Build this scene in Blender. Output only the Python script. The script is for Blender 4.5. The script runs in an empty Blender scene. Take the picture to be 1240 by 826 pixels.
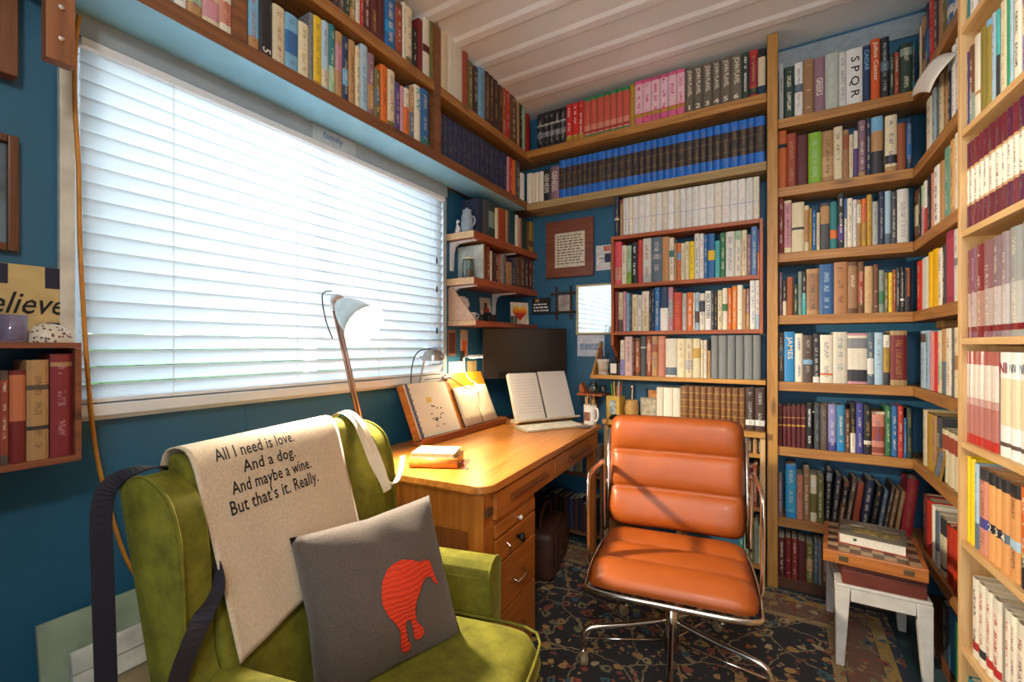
import bpy, bmesh, math, random
from mathutils import Vector, Matrix
sc = bpy.context.scene
random.seed(11)
R = math.radians
# ---------------------------------------------------------------- camera
F, CX, HY, YAW, CAMH = 551.1, 620.0, 418.0, R(30.4), 1.25
S_, C_ = math.sin(YAW), math.cos(YAW)
cd = bpy.data.cameras.new('camera'); cam = bpy.data.objects.new('camera', cd); sc.collection.objects.link(cam)
cd.lens = 16; cd.sensor_width = 36; cd.shift_y = 5 / 1240; cd.clip_start = 0.02
cam.location = (0, 0, CAMH); cam.rotation_euler = (R(90), 0, YAW)
sc.camera = cam
# ---------------------------------------------------------------- world, daylight, exposure
w = bpy.data.worlds.new('sky'); sc.world = w; w.use_nodes = True
bg = w.node_tree.nodes['Background']; bg.inputs[0].default_value = (0.90, 0.95, 1.0, 1); bg.inputs[1].default_value = 1.7
def area(name, loc, direction, sx, sy, power, col):
    l = bpy.data.lights.new(name, 'AREA'); l.shape = 'RECTANGLE'; l.size = sx; l.size_y = sy; l.energy = power; l.color = col
    o = bpy.data.objects.new(name, l); sc.collection.objects.link(o); o.location = loc
    o.rotation_euler = Vector(direction).to_track_quat('-Z', 'Y').to_euler(); return o
area('daylight_outside_window', (-2.75, 1.27, 2.15), (1, 0, -.42), 2.2, 1.5, 74, (0.86, 0.94, 1.0))
sc.view_settings.view_transform = 'Standard'; sc.view_settings.look = 'None'
sc.view_settings.exposure = 1.0; sc.view_settings.gamma = 1; sc.view_settings.use_curve_mapping = False
sc.cycles.use_denoising = True
sc.cycles.max_bounces = 8; sc.cycles.sample_clamp_indirect = 6; sc.cycles.caustics_reflective = False; sc.cycles.caustics_refractive = False

# ---------------------------------------------------------------- measuring helpers: pixel -> point on a real plane
def ray(u, v):
    r = (u - CX) / F; return (r * C_ - S_, r * S_ + C_, (HY - v) / F)
def onX(u, v, X):
    d = ray(u, v); t = X / d[0]; return Vector((X, d[1] * t, CAMH + d[2] * t))
def onY(u, v, Y):
    d = ray(u, v); t = Y / d[1]; return Vector((d[0] * t, Y, CAMH + d[2] * t))
def uv(p):
    f = -S_ * p[0] + C_ * p[1]; r = C_ * p[0] + S_ * p[1]
    return (CX + F * r / f, HY - F * (p[2] - CAMH) / f)

# ---------------------------------------------------------------- colour + material helpers
def lin(h):
    h = h.lstrip('#'); o = []
    for i in (0, 2, 4):
        c = int(h[i:i + 2], 16) / 255; o.append(c / 12.92 if c <= .04045 else ((c + .055) / 1.055) ** 2.4)
    return tuple(o)
MATS = {}
def nodes(name):
    m = bpy.data.materials.new(name); m.use_nodes = True; nt = m.node_tree
    return m, nt, nt.nodes['Principled BSDF'], nt.nodes.new, nt.links.new
def mat(name, col, rough=.6, metal=0, nscale=30, namt=.12, bump=0, bscale=None, spec=.5, trans=0, emis=0, ecol=None, sheen=0, coat=0, alpha=1):
    if name in MATS: return MATS[name]
    m, nt, p, N, L = nodes(name)
    c = lin(col); tc = N('ShaderNodeTexCoord')
    nz = N('ShaderNodeTexNoise'); nz.inputs['Scale'].default_value = nscale; nz.inputs['Detail'].default_value = 4; L(tc.outputs['Object'], nz.inputs['Vector'])
    mp = N('ShaderNodeMapRange'); mp.inputs[1].default_value = .3; mp.inputs[2].default_value = .7; mp.inputs[3].default_value = 1 - namt; mp.inputs[4].default_value = 1 + namt
    L(nz.outputs['Fac'], mp.inputs[0])
    mx = N('ShaderNodeVectorMath'); mx.operation = 'SCALE'; mx.inputs[0].default_value = c; L(mp.outputs[0], mx.inputs['Scale']); L(mx.outputs[0], p.inputs['Base Color'])
    p.inputs['Roughness'].default_value = rough; p.inputs['Metallic'].default_value = metal; p.inputs['Specular IOR Level'].default_value = spec
    p.inputs['Transmission Weight'].default_value = trans; p.inputs['Coat Weight'].default_value = coat
    if sheen: p.inputs['Sheen Weight'].default_value = sheen
    if emis:
        p.inputs['Emission Strength'].default_value = emis; p.inputs['Emission Color'].default_value = (*lin(ecol or col), 1)
    if bump:
        b = N('ShaderNodeBump'); b.inputs['Strength'].default_value = bump; b.inputs['Distance'].default_value = .004
        n2 = N('ShaderNodeTexNoise'); n2.inputs['Scale'].default_value = bscale or nscale * 4; n2.inputs['Detail'].default_value = 3
        L(tc.outputs['Object'], n2.inputs['Vector']); L(n2.outputs['Fac'], b.inputs['Height']); L(b.outputs[0], p.inputs['Normal'])
    MATS[name] = m; return m
def wood(name, c1, c2, axis='x', rough=.5, scale=1.0, knots=True, coat=0):
    if name in MATS: return MATS[name]
    m, nt, p, N, L = nodes(name)
    tc = N('ShaderNodeTexCoord'); mp = N('ShaderNodeMapping'); L(tc.outputs['Object'], mp.inputs['Vector'])
    k = [26 * scale] * 3; k['xyz'.index(axis)] = 1.6 * scale; mp.inputs['Scale'].default_value = k
    nz = N('ShaderNodeTexNoise'); nz.inputs['Scale'].default_value = 2.2; nz.inputs['Detail'].default_value = 6; nz.inputs['Distortion'].default_value = .6; L(mp.outputs[0], nz.inputs['Vector'])
    cr = N('ShaderNodeValToRGB'); cr.color_ramp.elements[0].position = .3; cr.color_ramp.elements[1].position = .68
    cr.color_ramp.elements[0].color = (*lin(c2), 1); cr.color_ramp.elements[1].color = (*lin(c1), 1); L(nz.outputs['Fac'], cr.inputs[0])
    out = cr.outputs[0]
    if knots:
        vo = N('ShaderNodeTexVoronoi'); vo.inputs['Scale'].default_value = 1; mk2 = N('ShaderNodeMapping'); k2 = [9.] * 3; k2['xyz'.index(axis)] = 2.6; mk2.inputs['Scale'].default_value = k2
        L(tc.outputs['Object'], mk2.inputs['Vector']); L(mk2.outputs[0], vo.inputs['Vector'])
        kr = N('ShaderNodeMapRange'); kr.inputs[1].default_value = .06; kr.inputs[2].default_value = .16; kr.inputs[3].default_value = .45; kr.inputs[4].default_value = 1; L(vo.outputs['Distance'], kr.inputs[0])
        sm = N('ShaderNodeVectorMath'); sm.operation = 'SCALE'; L(out, sm.inputs[0]); L(kr.outputs[0], sm.inputs['Scale']); out = sm.outputs[0]
    L(out, p.inputs['Base Color']); p.inputs['Roughness'].default_value = rough; p.inputs['Coat Weight'].default_value = coat; p.inputs['Coat Roughness'].default_value = .25
    b = N('ShaderNodeBump'); b.inputs['Strength'].default_value = .12; b.inputs['Distance'].default_value = .002; L(nz.outputs['Fac'], b.inputs['Height']); L(b.outputs[0], p.inputs['Normal'])
    MATS[name] = m; return m

# ---------------------------------------------------------------- object helpers
COL = sc.collection
ROOT = {}
def setp(o, label=None, cat=None, group=None, kind=None):
    if label: o['label'] = label
    if cat: o['category'] = cat
    if group: o['group'] = group
    if kind: o['kind'] = kind
    return o
def thing(name, label, cat, loc=(0, 0, 0), rotz=0, group=None, local=False):
    o = bpy.data.objects.new(name, None); COL.objects.link(o); o.location = loc; o.rotation_euler = (0, 0, rotz); o.empty_display_size = .05
    ROOT[o.name] = Vector((0, 0, 0)) if local else Vector(loc)
    return setp(o, label, cat, group)
def struct_empty(name, loc=(0, 0, 0)):
    o = bpy.data.objects.new(name, None); COL.objects.link(o); o.location = loc; ROOT[o.name] = Vector(loc); o['kind'] = 'structure'; return o
def link(name, me, m, parent=None):
    if m is not None and not me.materials: me.materials.append(m)
    o = bpy.data.objects.new(name, me); COL.objects.link(o)
    if parent is not None:
        o.parent = parent
        off = ROOT.get(parent.name, Vector((0, 0, 0)))
        if off.length > 0: me.transform(Matrix.Translation(-off))
        ROOT[o.name] = Vector((0, 0, 0)) if off.length == 0 else off
    return o
class B:
    def __init__(s): s.bm = bmesh.new()
    def add(s, vs, fs, M=None):
        b = [s.bm.verts.new(M @ Vector(v) if M else v) for v in vs]
        for f in fs:
            try: s.bm.faces.new([b[i] for i in f])
            except ValueError: pass
        return b
    def box(s, lo, hi, M=None):
        (a, b, c), (d, e, f) = lo, hi
        vs = [(a, b, c), (d, b, c), (d, e, c), (a, e, c), (a, b, f), (d, b, f), (d, e, f), (a, e, f)]
        s.add(vs, [(3, 2, 1, 0), (4, 5, 6, 7), (0, 1, 5, 4), (1, 2, 6, 5), (2, 3, 7, 6), (3, 0, 4, 7)], M); return s
    def prism(s, poly, lo, hi, axis='z', M=None):
        n = len(poly)
        def p(a, b, h): return {'z': (a, b, h), 'y': (a, h, b), 'x': (h, a, b)}[axis]
        vs = [p(a, b, lo) for a, b in poly] + [p(a, b, hi) for a, b in poly]
        s.add(vs, [tuple(range(n))[::-1], tuple(range(n, 2 * n))] + [(i, (i + 1) % n, n + (i + 1) % n, n + i) for i in range(n)], M); return s
    def lathe(s, prof, n=20, M=None, cap=True):
        vs = []; fs = []
        for r, z in prof:
            for i in range(n): a = 2 * math.pi * i / n; vs.append((r * math.cos(a), r * math.sin(a), z))
        for j in range(len(prof) - 1):
            for i in range(n): fs.append((j * n + i, j * n + (i + 1) % n, (j + 1) * n + (i + 1) % n, (j + 1) * n + i))
        if cap: fs.append(tuple(range(n))[::-1]); k = (len(prof) - 1) * n; fs.append(tuple(range(k, k + n)))
        s.add(vs, fs, M); return s
    def tube(s, pts, r, n=8, flat=None, cap=True):
        pts = [Vector(p) for p in pts]; vs = []; fs = []; up = None
        for i, p in enumerate(pts):
            d = (pts[min(i + 1, len(pts) - 1)] - pts[max(i - 1, 0)]).normalized()
            if up is None:
                up = Vector((0, 0, 1)) if abs(d.z) < .9 else Vector((1, 0, 0))
            x = d.cross(up).normalized(); y = x.cross(d).normalized(); up = y
            rr = r[i] if isinstance(r, (list, tuple)) else r
            for k in range(n):
                a = 2 * math.pi * k / n; vs.append(p + x * math.cos(a) * rr * (flat[0] if flat else 1) + y * math.sin(a) * rr * (flat[1] if flat else 1))
        for j in range(len(pts) - 1):
            for i in range(n): fs.append((j * n + i, j * n + (i + 1) % n, (j + 1) * n + (i + 1) % n, (j + 1) * n + i))
        if cap: fs.append(tuple(range(n))[::-1]); k = (len(pts) - 1) * n; fs.append(tuple(range(k, k + n)))
        s.add(vs, fs); return s
    def grid(s, fn, nu, nv, closed_u=False):
        vs = [fn(i / nu, j / nv) for j in range(nv + 1) for i in range(nu + 1)]
        fs = [(j * (nu + 1) + i, j * (nu + 1) + i + 1, (j + 1) * (nu + 1) + i + 1, (j + 1) * (nu + 1) + i) for j in range(nv) for i in range(nu)]
        s.add(vs, fs); return s
    def obj(s, name, m, parent=None, bevel=0, seg=2, smooth=False, M=None):
        bm = s.bm
        if bevel: bmesh.ops.bevel(bm, geom=bm.edges[:], offset=bevel, segments=seg, affect='EDGES', profile=.5, clamp_overlap=True)
        bmesh.ops.recalc_face_normals(bm, faces=bm.faces[:])
        if M: bmesh.ops.transform(bm, matrix=M, verts=bm.verts[:])
        if smooth:
            for f in bm.faces: f.smooth = True
        me = bpy.data.meshes.new(name); bm.to_mesh(me); bm.free()
        return link(name, me, m, parent)
def tag(o, label, cat, group=None, kind=None): return setp(o, label, cat, group, kind)
def struct(o): o['kind'] = 'structure'; return o
def smoothpath(pts, n=6):
    P = [Vector(p) for p in pts]; out = []
    for i in range(len(P) - 1):
        a = P[max(i - 1, 0)]; b = P[i]; c = P[i + 1]; d = P[min(i + 2, len(P) - 1)]
        for k in range(n):
            t = k / n; out.append(.5 * ((2 * b) + (c - a) * t + (2 * a - 5 * b + 4 * c - d) * t * t + (-a + 3 * b - 3 * c + d) * t ** 3))
    out.append(P[-1]); return out
def ribbon(pts, dirs, w_, th=.002):
    b = B(); P_ = smoothpath(pts, 6); D_ = smoothpath(dirs, 6); vs = []
    for i, p in enumerate(P_):
        t_ = (P_[min(i + 1, len(P_) - 1)] - P_[max(i - 1, 0)]).normalized(); d_ = D_[i] - t_ * D_[i].dot(t_); d_.normalize(); n_ = t_.cross(d_)
        vs += [p - d_ * w_ / 2 - n_ * th / 2, p + d_ * w_ / 2 - n_ * th / 2, p + d_ * w_ / 2 + n_ * th / 2, p - d_ * w_ / 2 + n_ * th / 2]
    n = len(P_); fs = [(0, 1, 2, 3), (4 * n - 1, 4 * n - 2, 4 * n - 3, 4 * n - 4)]
    for i in range(n - 1):
        for k in range(4): fs.append((4 * i + k, 4 * i + 4 + k, 4 * i + 4 + (k + 1) % 4, 4 * i + (k + 1) % 4))
    b.add(vs, fs); return b
def rotbox(center, rotz, rotx=0, roty=0):
    return Matrix.Translation(center) @ Matrix.Rotation(rotz, 4, 'Z') @ Matrix.Rotation(roty, 4, 'Y') @ Matrix.Rotation(rotx, 4, 'X')
def text_mesh(txt, size=1.0, align='CENTER', shear=0, spacing=1.0, line=1.0, bold=0):
    cu = bpy.data.curves.new('lettering', 'FONT'); cu.body = txt; cu.size = size; cu.align_x = align; cu.align_y = 'CENTER'; cu.shear = shear
    cu.space_character = spacing; cu.space_line = line; cu.resolution_u = 2; cu.offset = bold
    o = bpy.data.objects.new('lettering', cu); COL.objects.link(o)
    me = bpy.data.meshes.new_from_object(o); bpy.data.objects.remove(o); bpy.data.curves.remove(cu); me.materials.clear(); return me
def text_on(txt, w, h, m, parent, M, name='lettering', **k):
    """flat lettering fitted into w x h, lying in the XY plane of M"""
    me = text_mesh(txt, **k)
    xs = [v.co.x for v in me.vertices]; ys = [v.co.y for v in me.vertices]
    if not xs: return None
    sx = w / max(1e-6, max(xs) - min(xs)); sy = h / max(1e-6, max(ys) - min(ys)); s = min(sx, sy)
    sx = min(sx, s * 1.6); sy = min(sy, s * 1.6)
    cx, cy = (max(xs) + min(xs)) / 2, (max(ys) + min(ys)) / 2
    me.transform(M @ Matrix.Diagonal((sx, sy, 1, 1)) @ Matrix.Translation((-cx, -cy, 0)))
    return link(name, me, m, parent)

# ---------------------------------------------------------------- shared materials
TEAL = mat('teal_wall_paint', '2a6484', .55, nscale=4, namt=.06, bump=.05, bscale=90)
PINE = wood('pine_board', 'c08a45', '96602a', 'x', .45)
PINEY = wood('pine_board_lengthwise', 'b57f42', '8a5628', 'y', .45)
PINEZ = wood('pine_post', 'c49046', 'a3702f', 'z', .45)
PALE = wood('pale_pine', 'dcb680', 'c69a60', 'y', .5)
PALEZ = wood('pale_pine_upright', 'dcb680', 'c69a60', 'z', .5)
REDW = wood('red_stained_board', 'b9632f', '964722', 'x', .4)
REDWY = wood('red_stained_board_y', 'b05a30', '8a4220', 'y', .4)
REDWZ = wood('red_stained_upright', 'b9632f', '964722', 'z', .4)
BROWNY = wood('brown_shelf_edge', '8a5a35', '6a3f22', 'y', .5)
OAKY = wood('honey_oak_desk', 'c98238', 'a8621f', 'y', .32, .8, False, .35)
OAKZ = wood('honey_oak_desk_upright', 'b9702e', '955218', 'z', .38, .8, False, .2)
WHITE = mat('white_gloss_paint', 'e9ecee', .4, namt=.03)
BLUEP = mat('pale_blue_paint', '90cbe6', .45, nscale=8, namt=.08, bump=.08, bscale=60)
CHROME = mat('chrome', 'd8d2c8', .16, 1, namt=.03)
BLACK = mat('black_plastic', '16161a', .4, namt=.1)
PAPER = mat('white_paper', 'efece4', .8, namt=.03)
INK = mat('black_ink', '1c1a1a', .8, namt=0)
BRASS = mat('brass', 'a98a4a', .3, 1)
def thin_glass(name, tint, gloss=.08):
    m = bpy.data.materials.new(name); m.use_nodes = True; nt = m.node_tree; N, L = nt.nodes.new, nt.links.new; nt.nodes.remove(nt.nodes['Principled BSDF'])
    t = N('ShaderNodeBsdfTransparent'); t.inputs[0].default_value = (*lin(tint), 1); g = N('ShaderNodeBsdfGlossy'); g.inputs['Roughness'].default_value = .03
    lw = N('ShaderNodeLayerWeight'); lw.inputs[0].default_value = .35; mp = N('ShaderNodeMapRange'); mp.inputs[3].default_value = gloss; mp.inputs[4].default_value = .7; L(lw.outputs['Facing'], mp.inputs[0])
    mx = N('ShaderNodeMixShader'); L(mp.outputs[0], mx.inputs[0]); L(t.outputs[0], mx.inputs[1]); L(g.outputs[0], mx.inputs[2]); L(mx.outputs[0], nt.nodes['Material Output'].inputs[0]); return m
GLASS = thin_glass('clear_glass', 'e4ece8'); PANE = thin_glass('window_glass', 'fafcfc', .03)
WIRE = mat('dark_cable', '2a2a2c', .5)

# ================================================================ THE ROOM
XW, XF, YW, YF, XR, ZC = -1.69, -1.478, 2.90, 2.717, .80, 2.87
YN = -1.3
def floor_mat():
    m, nt, p, N, L = nodes('dark_teal_carpet')
    tc = N('ShaderNodeTexCoord'); nz = N('ShaderNodeTexNoise'); nz.inputs['Scale'].default_value = 260; nz.inputs['Detail'].default_value = 3; L(tc.outputs['Object'], nz.inputs['Vector'])
    cr = N('ShaderNodeValToRGB'); cr.color_ramp.elements[0].color = (*lin('1f3338'), 1); cr.color_ramp.elements[1].color = (*lin('3d5a5c'), 1); L(nz.outputs['Fac'], cr.inputs[0]); L(cr.outputs[0], p.inputs['Base Color'])
    p.inputs['Roughness'].default_value = .95; b = N('ShaderNodeBump'); b.inputs['Strength'].default_value = .5; L(nz.outputs['Fac'], b.inputs['Height']); L(b.outputs[0], p.inputs['Normal']); return m
struct(B().box((XW - .1, YN, -.06), (XR + .1, YW + .1, 0)).obj('floor', floor_mat()))
# ceiling: painted profiled sheet, ribs run across the room
cm = mat('cream_ceiling_paint', 'f4f4f2', .5, nscale=3, namt=.04)
bm = B(); prof = []; y = YN
k = 0
for i in range(19):
    y0 = 1.96 - .22 * 15 + .22 * i
    prof += [(y0 - .045, ZC), (y0 - .022, ZC - .009), (y0 + .022, ZC - .009), (y0 + .045, ZC)]
prof = [(max(YN, min(YW + .1, a)), z) for a, z in prof if YN - .1 < a < YW + .05]
prof = [(YN, ZC)] + prof + [(YW + .1, ZC), (YW + .1, ZC + .06), (YN, ZC + .06)]
pp = []
for q in prof:
    if not pp or (abs(q[0] - pp[-1][0]) + abs(q[1] - pp[-1][1])) > 1e-5: pp.append(q)
struct(bm.prism([(a, z) for a, z in pp], XW - .1, XR + .1, 'x').obj('ceiling', cm))
struct(B().box((XW - .1, YW, 0), (XR + .1, YW + .1, ZC)).obj('wall_back', TEAL))
struct(B().box((XR, YN, 0), (XR + .1, YW, ZC)).obj('wall_right', TEAL))
struct(B().box((XW - .1, -.62, 0), (-.42, -.52, ZC - .018)).obj('wall_light_blocker', TEAL))  # unseen wall piece added to block light from behind on the left
struct(B().box((-.004, YW - .012, 2.755), (XR - .002, YW - .001, ZC - .018)).obj('trim_5', mat('grey_frieze', '9aa6aa', .6)))
# left wall with its window opening, lining boards with joints
WY0, WY1, WZ0, WZ1 = .475, 2.06, 1.085, 2.13
def wall_left():
    o = [(YN, 0), (YW, 0), (YW, ZC), (YN, ZC)]; i = [(WY0, WZ0), (WY1, WZ0), (WY1, WZ1), (WY0, WZ1)]
    vs = []; fs = []
    for x in (XW, XW - .1): vs += [(x, a, z) for a, z in o] + [(x, a, z) for a, z in i]
    for k in range(4):
        n = (k + 1) % 4
        fs += [(k, n, 4 + n, 4 + k), (8 + n, 8 + k, 12 + k, 12 + n), (4 + k, 4 + n, 12 + n, 12 + k), (n, k, 8 + k, 8 + n)]
    b = B(); b.add(vs, fs); return b.obj('wall_left', TEAL)
wl = struct(wall_left())
for a in (-.25, .952, 2.15):   # raised cover strips over the joints of the wall lining
    B().box((XW, a - .004, 0), (XW + .0025, a + .004, WZ0 - .06)).obj('joint_strip', TEAL, wl)
# window: frame, pane, boards round it
win = struct_empty('window_1', (XW - .05, 1.27, 1.08))
b = B()
for lo, hi in (((-1.785, WY0, WZ0), (-1.75, WY1, WZ0 + .04)), ((-1.785, WY0, WZ1 - .04), (-1.75, WY1, WZ1)), ((-1.785, WY0, WZ0 + .04), (-1.75, WY0 + .04, WZ1 - .04)), ((-1.785, WY1 - .04, WZ0 + .04), (-1.75, WY1, WZ1 - .04)), ((-1.785, 1.25, WZ0 + .04), (-1.75, 1.29, WZ1 - .04))): b.box(lo, hi)
b.obj('window_frame', WHITE, win)
for a0, a1 in ((WY0 + .04, 1.25), (1.29, WY1 - .04)): B().box((-1.770, a0, WZ0 + .04), (-1.766, a1, WZ1 - .04)).obj('pane', PANE, win)
B().box((XW - .06, WY0 - .0, WZ0 - .035), (XW + .045, WY1 + .03, WZ0 - .001)).obj('window_sill', WHITE, win, .003)
GREYT = mat('pale_grey_trim_paint', 'a6b0b6', .5, nscale=12, namt=.06)
struct(B().box((XW, WY0 - .01, 2.105), (XW + .03, 2.09, 2.171)).obj('trim_1', GREYT, None, .002))
struct(B().box((XW, .440, 1.0), (XW + .022, .472, 2.10)).obj('trim_2', mat('worn_white_board', 'd5d3c4', .6, nscale=14, namt=.18), None, .002))
struct(B().box((XW, 2.062, 1.05), (XW + .022, 2.092, 2.10)).obj('trim_3', GREYT, None, .002))
struct(B().box((XW, WY0 - .01, 1.036), (XW + .02, 2.09, 1.049)).obj('trim_4', WHITE, None, .002))
# garden seen in slivers between the slats
GREEN = mat('hedge_leaves', '4f7a3c', .9, nscale=14, namt=.5, bump=.6)
hd = B()
for i in range(14): hd.lathe([(.02, -.3), (.55, 0), (.62, .7), (.5, 1.2 + .12 * random.random()), (.05, 1.42)], 10, Matrix.Translation((-6.2 + .3 * random.random(), -3.5 + i * .8, 0)))
tag(hd.obj('garden_hedge', GREEN, None, 0, 1, True), 'green garden hedge seen in slivers through the blind', 'hedge')['kind'] = 'stuff'

# ================================================================ VENETIAN BLIND
def slat_mat():
    m = bpy.data.materials.new('white_slat'); m.use_nodes = True; nt = m.node_tree; N, L = nt.nodes.new, nt.links.new
    p = nt.nodes['Principled BSDF']; p.inputs['Base Color'].default_value = (.86, .88, .89, 1); p.inputs['Roughness'].default_value = .45
    tr = N('ShaderNodeBsdfTranslucent'); tr.inputs[0].default_value = (.82, .88, .92, 1); mx = N('ShaderNodeMixShader'); mx.inputs[0].default_value = .5
    L(p.outputs[0], mx.inputs[1]); L(tr.outputs[0], mx.inputs[2]); L(mx.outputs[0], nt.nodes['Material Output'].inputs[0]); return m
SLAT = slat_mat()
bl = thing('venetian_blind', 'white venetian blind with closed slats covering the window', 'blind', (XW + .06, 1.27, 1.09))
XBL = XW + .012
NS = 21; zt, zb = 2.062, 1.118
B().box((XBL - .03, WY0 + .004, 2.075), (XBL + .028, WY1 - .004, 2.1)).obj('headrail', WHITE, bl, .003)
for i in range(NS):
    z = zt + (zb - zt) * i / (NS - 1); a = R(71 if i < NS - 6 else 64 if i < NS - 4 else 59); hw = .0255
    b = B(); n = 4; vs = []
    for s in range(n + 1):
        q = -1 + 2 * s / n; bow = .0022 * (1 - q * q)
        # q=+1 room edge, up
        x = math.cos(a) * hw * q + math.sin(a) * bow; zz = math.sin(a) * hw * q - math.cos(a) * bow
        vs += [(XBL + x, WY0 + .008, z + zz), (XBL + x, WY1 - .008, z + zz)]
    th = .0012
    vs2 = [(x + th * math.sin(a), y, z_ - th * math.cos(a)) for x, y, z_ in vs]
    nn = len(vs); fs = [(2 * s, 2 * s + 1, 2 * s + 3, 2 * s + 2) for s in range(n)] + [(nn + 2 * s + 2, nn + 2 * s + 3, nn + 2 * s + 1, nn + 2 * s) for s in range(n)]
    fs += [(0, nn, nn + 1, 1), (nn - 2, nn - 1, 2 * nn - 1, 2 * nn - 2)] + [(2 * s, 2 * s + 2, nn + 2 * s + 2, nn + 2 * s) for s in range(n)] + [(2 * s + 3, 2 * s + 1, nn + 2 * s + 1, nn + 2 * s + 3) for s in range(n)]
    b.add(vs + vs2, fs); b.obj('slat', SLAT, bl, 0, 1, True)
B().box((XBL - .024, WY0 + .008, 1.088), (XBL + .024, WY1 - .008, 1.099)).obj('bottom_rail', WHITE, bl, .002)
for yy in (.70, 1.13, 1.56, 1.93):
    b = B(); b.tube([(XBL + .026, yy, 2.075), (XBL + .0255, yy, 1.1)], .0011, 5)
    b.obj('ladder_cord', WHITE, bl)
pc = B().tube([(XBL + .034, 1.975, 2.07), (XBL + .034, 1.975, 1.34)], .001, 5).obj('pull_cord', WHITE, bl)
for zz in (1.72, 1.56, 1.33): B().lathe([(.001, .02), (.004, .014), (.005, -.012), (.003, -.016)], 8, Matrix.Translation((XBL + .034, 1.975, zz))).obj('cord_tassel', BLACK, pc)

# ================================================================ SHELVES
ZL0, ZL1, ZU0, ZU1 = 2.172, 2.222, 2.515, 2.563
# wall shelf above the window (left wall)
sh = thing('wall_bookshelf', 'long brown timber bookshelf running above the window', 'bookshelf', (XW + .1, 1.6, 2.17))
B().box((XW + .001, .32, ZL0), (XF, YW - .001, ZL1)).obj('shelf_board', BROWNY, sh, .002)
B().box((XW + .032, .42, ZL0 - .003), (XF - .002, YF - .01, ZL0 - .0005)).obj('painted_underside', BLUEP, sh)
B().box((XW + .001, .42, ZU0), (XF, 1.757, ZU1)).obj('shelf_board', PINEY, sh, .002)
B().box((XW + .001, 1.809, ZU0), (XF, YW - .001, ZU1)).obj('shelf_board', PINEY, sh, .002)
B().box((XW + .001, 1.758, ZL1), (XF, 1.808, ZC - .02)).obj('upright', BROWNY, sh, .002)
yb = onX(291, 30, XF)[1]
B().box((XW + .001, yb - .022, ZL1 + .0005), (XF, yb + .022, ZU0)).obj('upright', BROWNY, sh, .002)
up = B().box((XF - .032, .366, 1.925), (XF + .001, .418, ZC - .02)).obj('upright', wood('dark_end_upright', '9c6238', '744527', 'z', .5), sh, .002)
for zz in (1.98, 2.055, 2.3): B().lathe([(.006, 0), (.006, .003), (.002, .004)], 8, Matrix.Translation((XF + .0012, .392, zz)) @ Matrix.Rotation(R(90), 4, 'Y')).obj('screw_head', CHROME, up)
# back wall long shelf (two levels)
sb = thing('wall_bookshelf', 'two-level timber bookshelf high across the back wall', 'bookshelf', (-.75, YW - .1, 2.17))
B().box((XF + .0005, YF, ZL0 - .008), (-.056, YW - .001, ZL1 - .012)).obj('shelf_board', wood('weathered_board', 'b49a68', '8f7648', 'x', .55), sb, .002)
B().box((XF + .0005, YF, ZU0 + .004), (-.056, YW - .001, ZU1 + .004)).obj('shelf_board', PINE, sb, .002)
# corner bookcase right of the post: back wall run + right wall run
cb = thing('corner_bookcase', 'floor to ceiling pine bookcase wrapping the room corner', 'bookcase', (.3, YW - .1, 0))
B().box((-.053, YF - .012, 0), (-.005, YW - .001, ZC - .012)).obj('post', PINEZ, cb, .002)
XC = .529
RZ = [2.366, 2.013, 1.677, 1.357, 1.016, .683, .318]     # undersides
TH = .046
ZS = [z + TH for z in RZ]
for z in RZ:
    B().box((-.0045, YF, z), (XC, YW - .001, z + TH)).obj('shelf_board', PINE, cb, .002)
    B().box((XC + .0005, 1.99, z), (XR - .002, YW - .001, z + TH)).obj('shelf_board', PINEY, cb, .002)
B().box((-.0045, YF + .012, 0), (XC, YW - .001, .055)).obj('plinth', wood('dark_plinth', '6b3f26', '4a2918', 'x', .6), cb)
B().box((XC + .012, 1.99, 0), (XR - .002, YW - .001, .055)).obj('plinth', wood('dark_plinth_y', '7b4a2a', '54301b', 'y', .6), cb)
rough = wood('rough_sawn_post', '8a6238', '5a3a1e', 'x', .9, 2.0)
for i, z in enumerate(RZ[1:5]):
    B().box((.60, 2.60, z - .036), (.70, 2.70, z - .001)).obj('support_block', rough, cb, .006)
# near bookcase on the right
NA = R(3.6); ND = Vector((math.sin(NA), -math.cos(NA))); NN = Vector((-math.cos(NA), -math.sin(NA)))   # along the front towards the viewer, outward normal
N0 = Vector((.480, 1.925))
def npt(s, d, z): q = N0 + ND * s - NN * d; return (q.x, q.y, z)     # s along, d depth into the case
nb = thing('bookcase', 'pale pine bookcase with open shelves along the right wall', 'bookcase', (.6, 1.2, 0))
NZ = [2.205, 1.888, 1.580, 1.252, .936, .632, .306]
LN = 2.6
def nbox(s0, s1, d0, d1, z0, z1):
    b = B(); vs = [npt(s, d, z) for z in (z0, z1) for s, d in ((s0, d0), (s1, d0), (s1, d1), (s0, d1))]
    b.add(vs, [(3, 2, 1, 0), (4, 5, 6, 7), (0, 1, 5, 4), (1, 2, 6, 5), (2, 3, 7, 6), (3, 0, 4, 7)]); return b
nbox(0, .020, 0, .225, 0, 2.80).obj('side_panel', PALEZ, nb, .001)
nbox(LN - .02, LN, 0, .225, 0, 2.80).obj('side_panel', PALEZ, nb, .001)
for z in NZ + [2.52, .02]: nbox(.0205, LN - .0205, .002, .217, z, z + .02).obj('shelf_board', PALE, nb, .001)
nbox(.0205, LN - .0205, .218, .225, .02, 2.80).obj('back_panel', PALEZ, nb)
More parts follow.
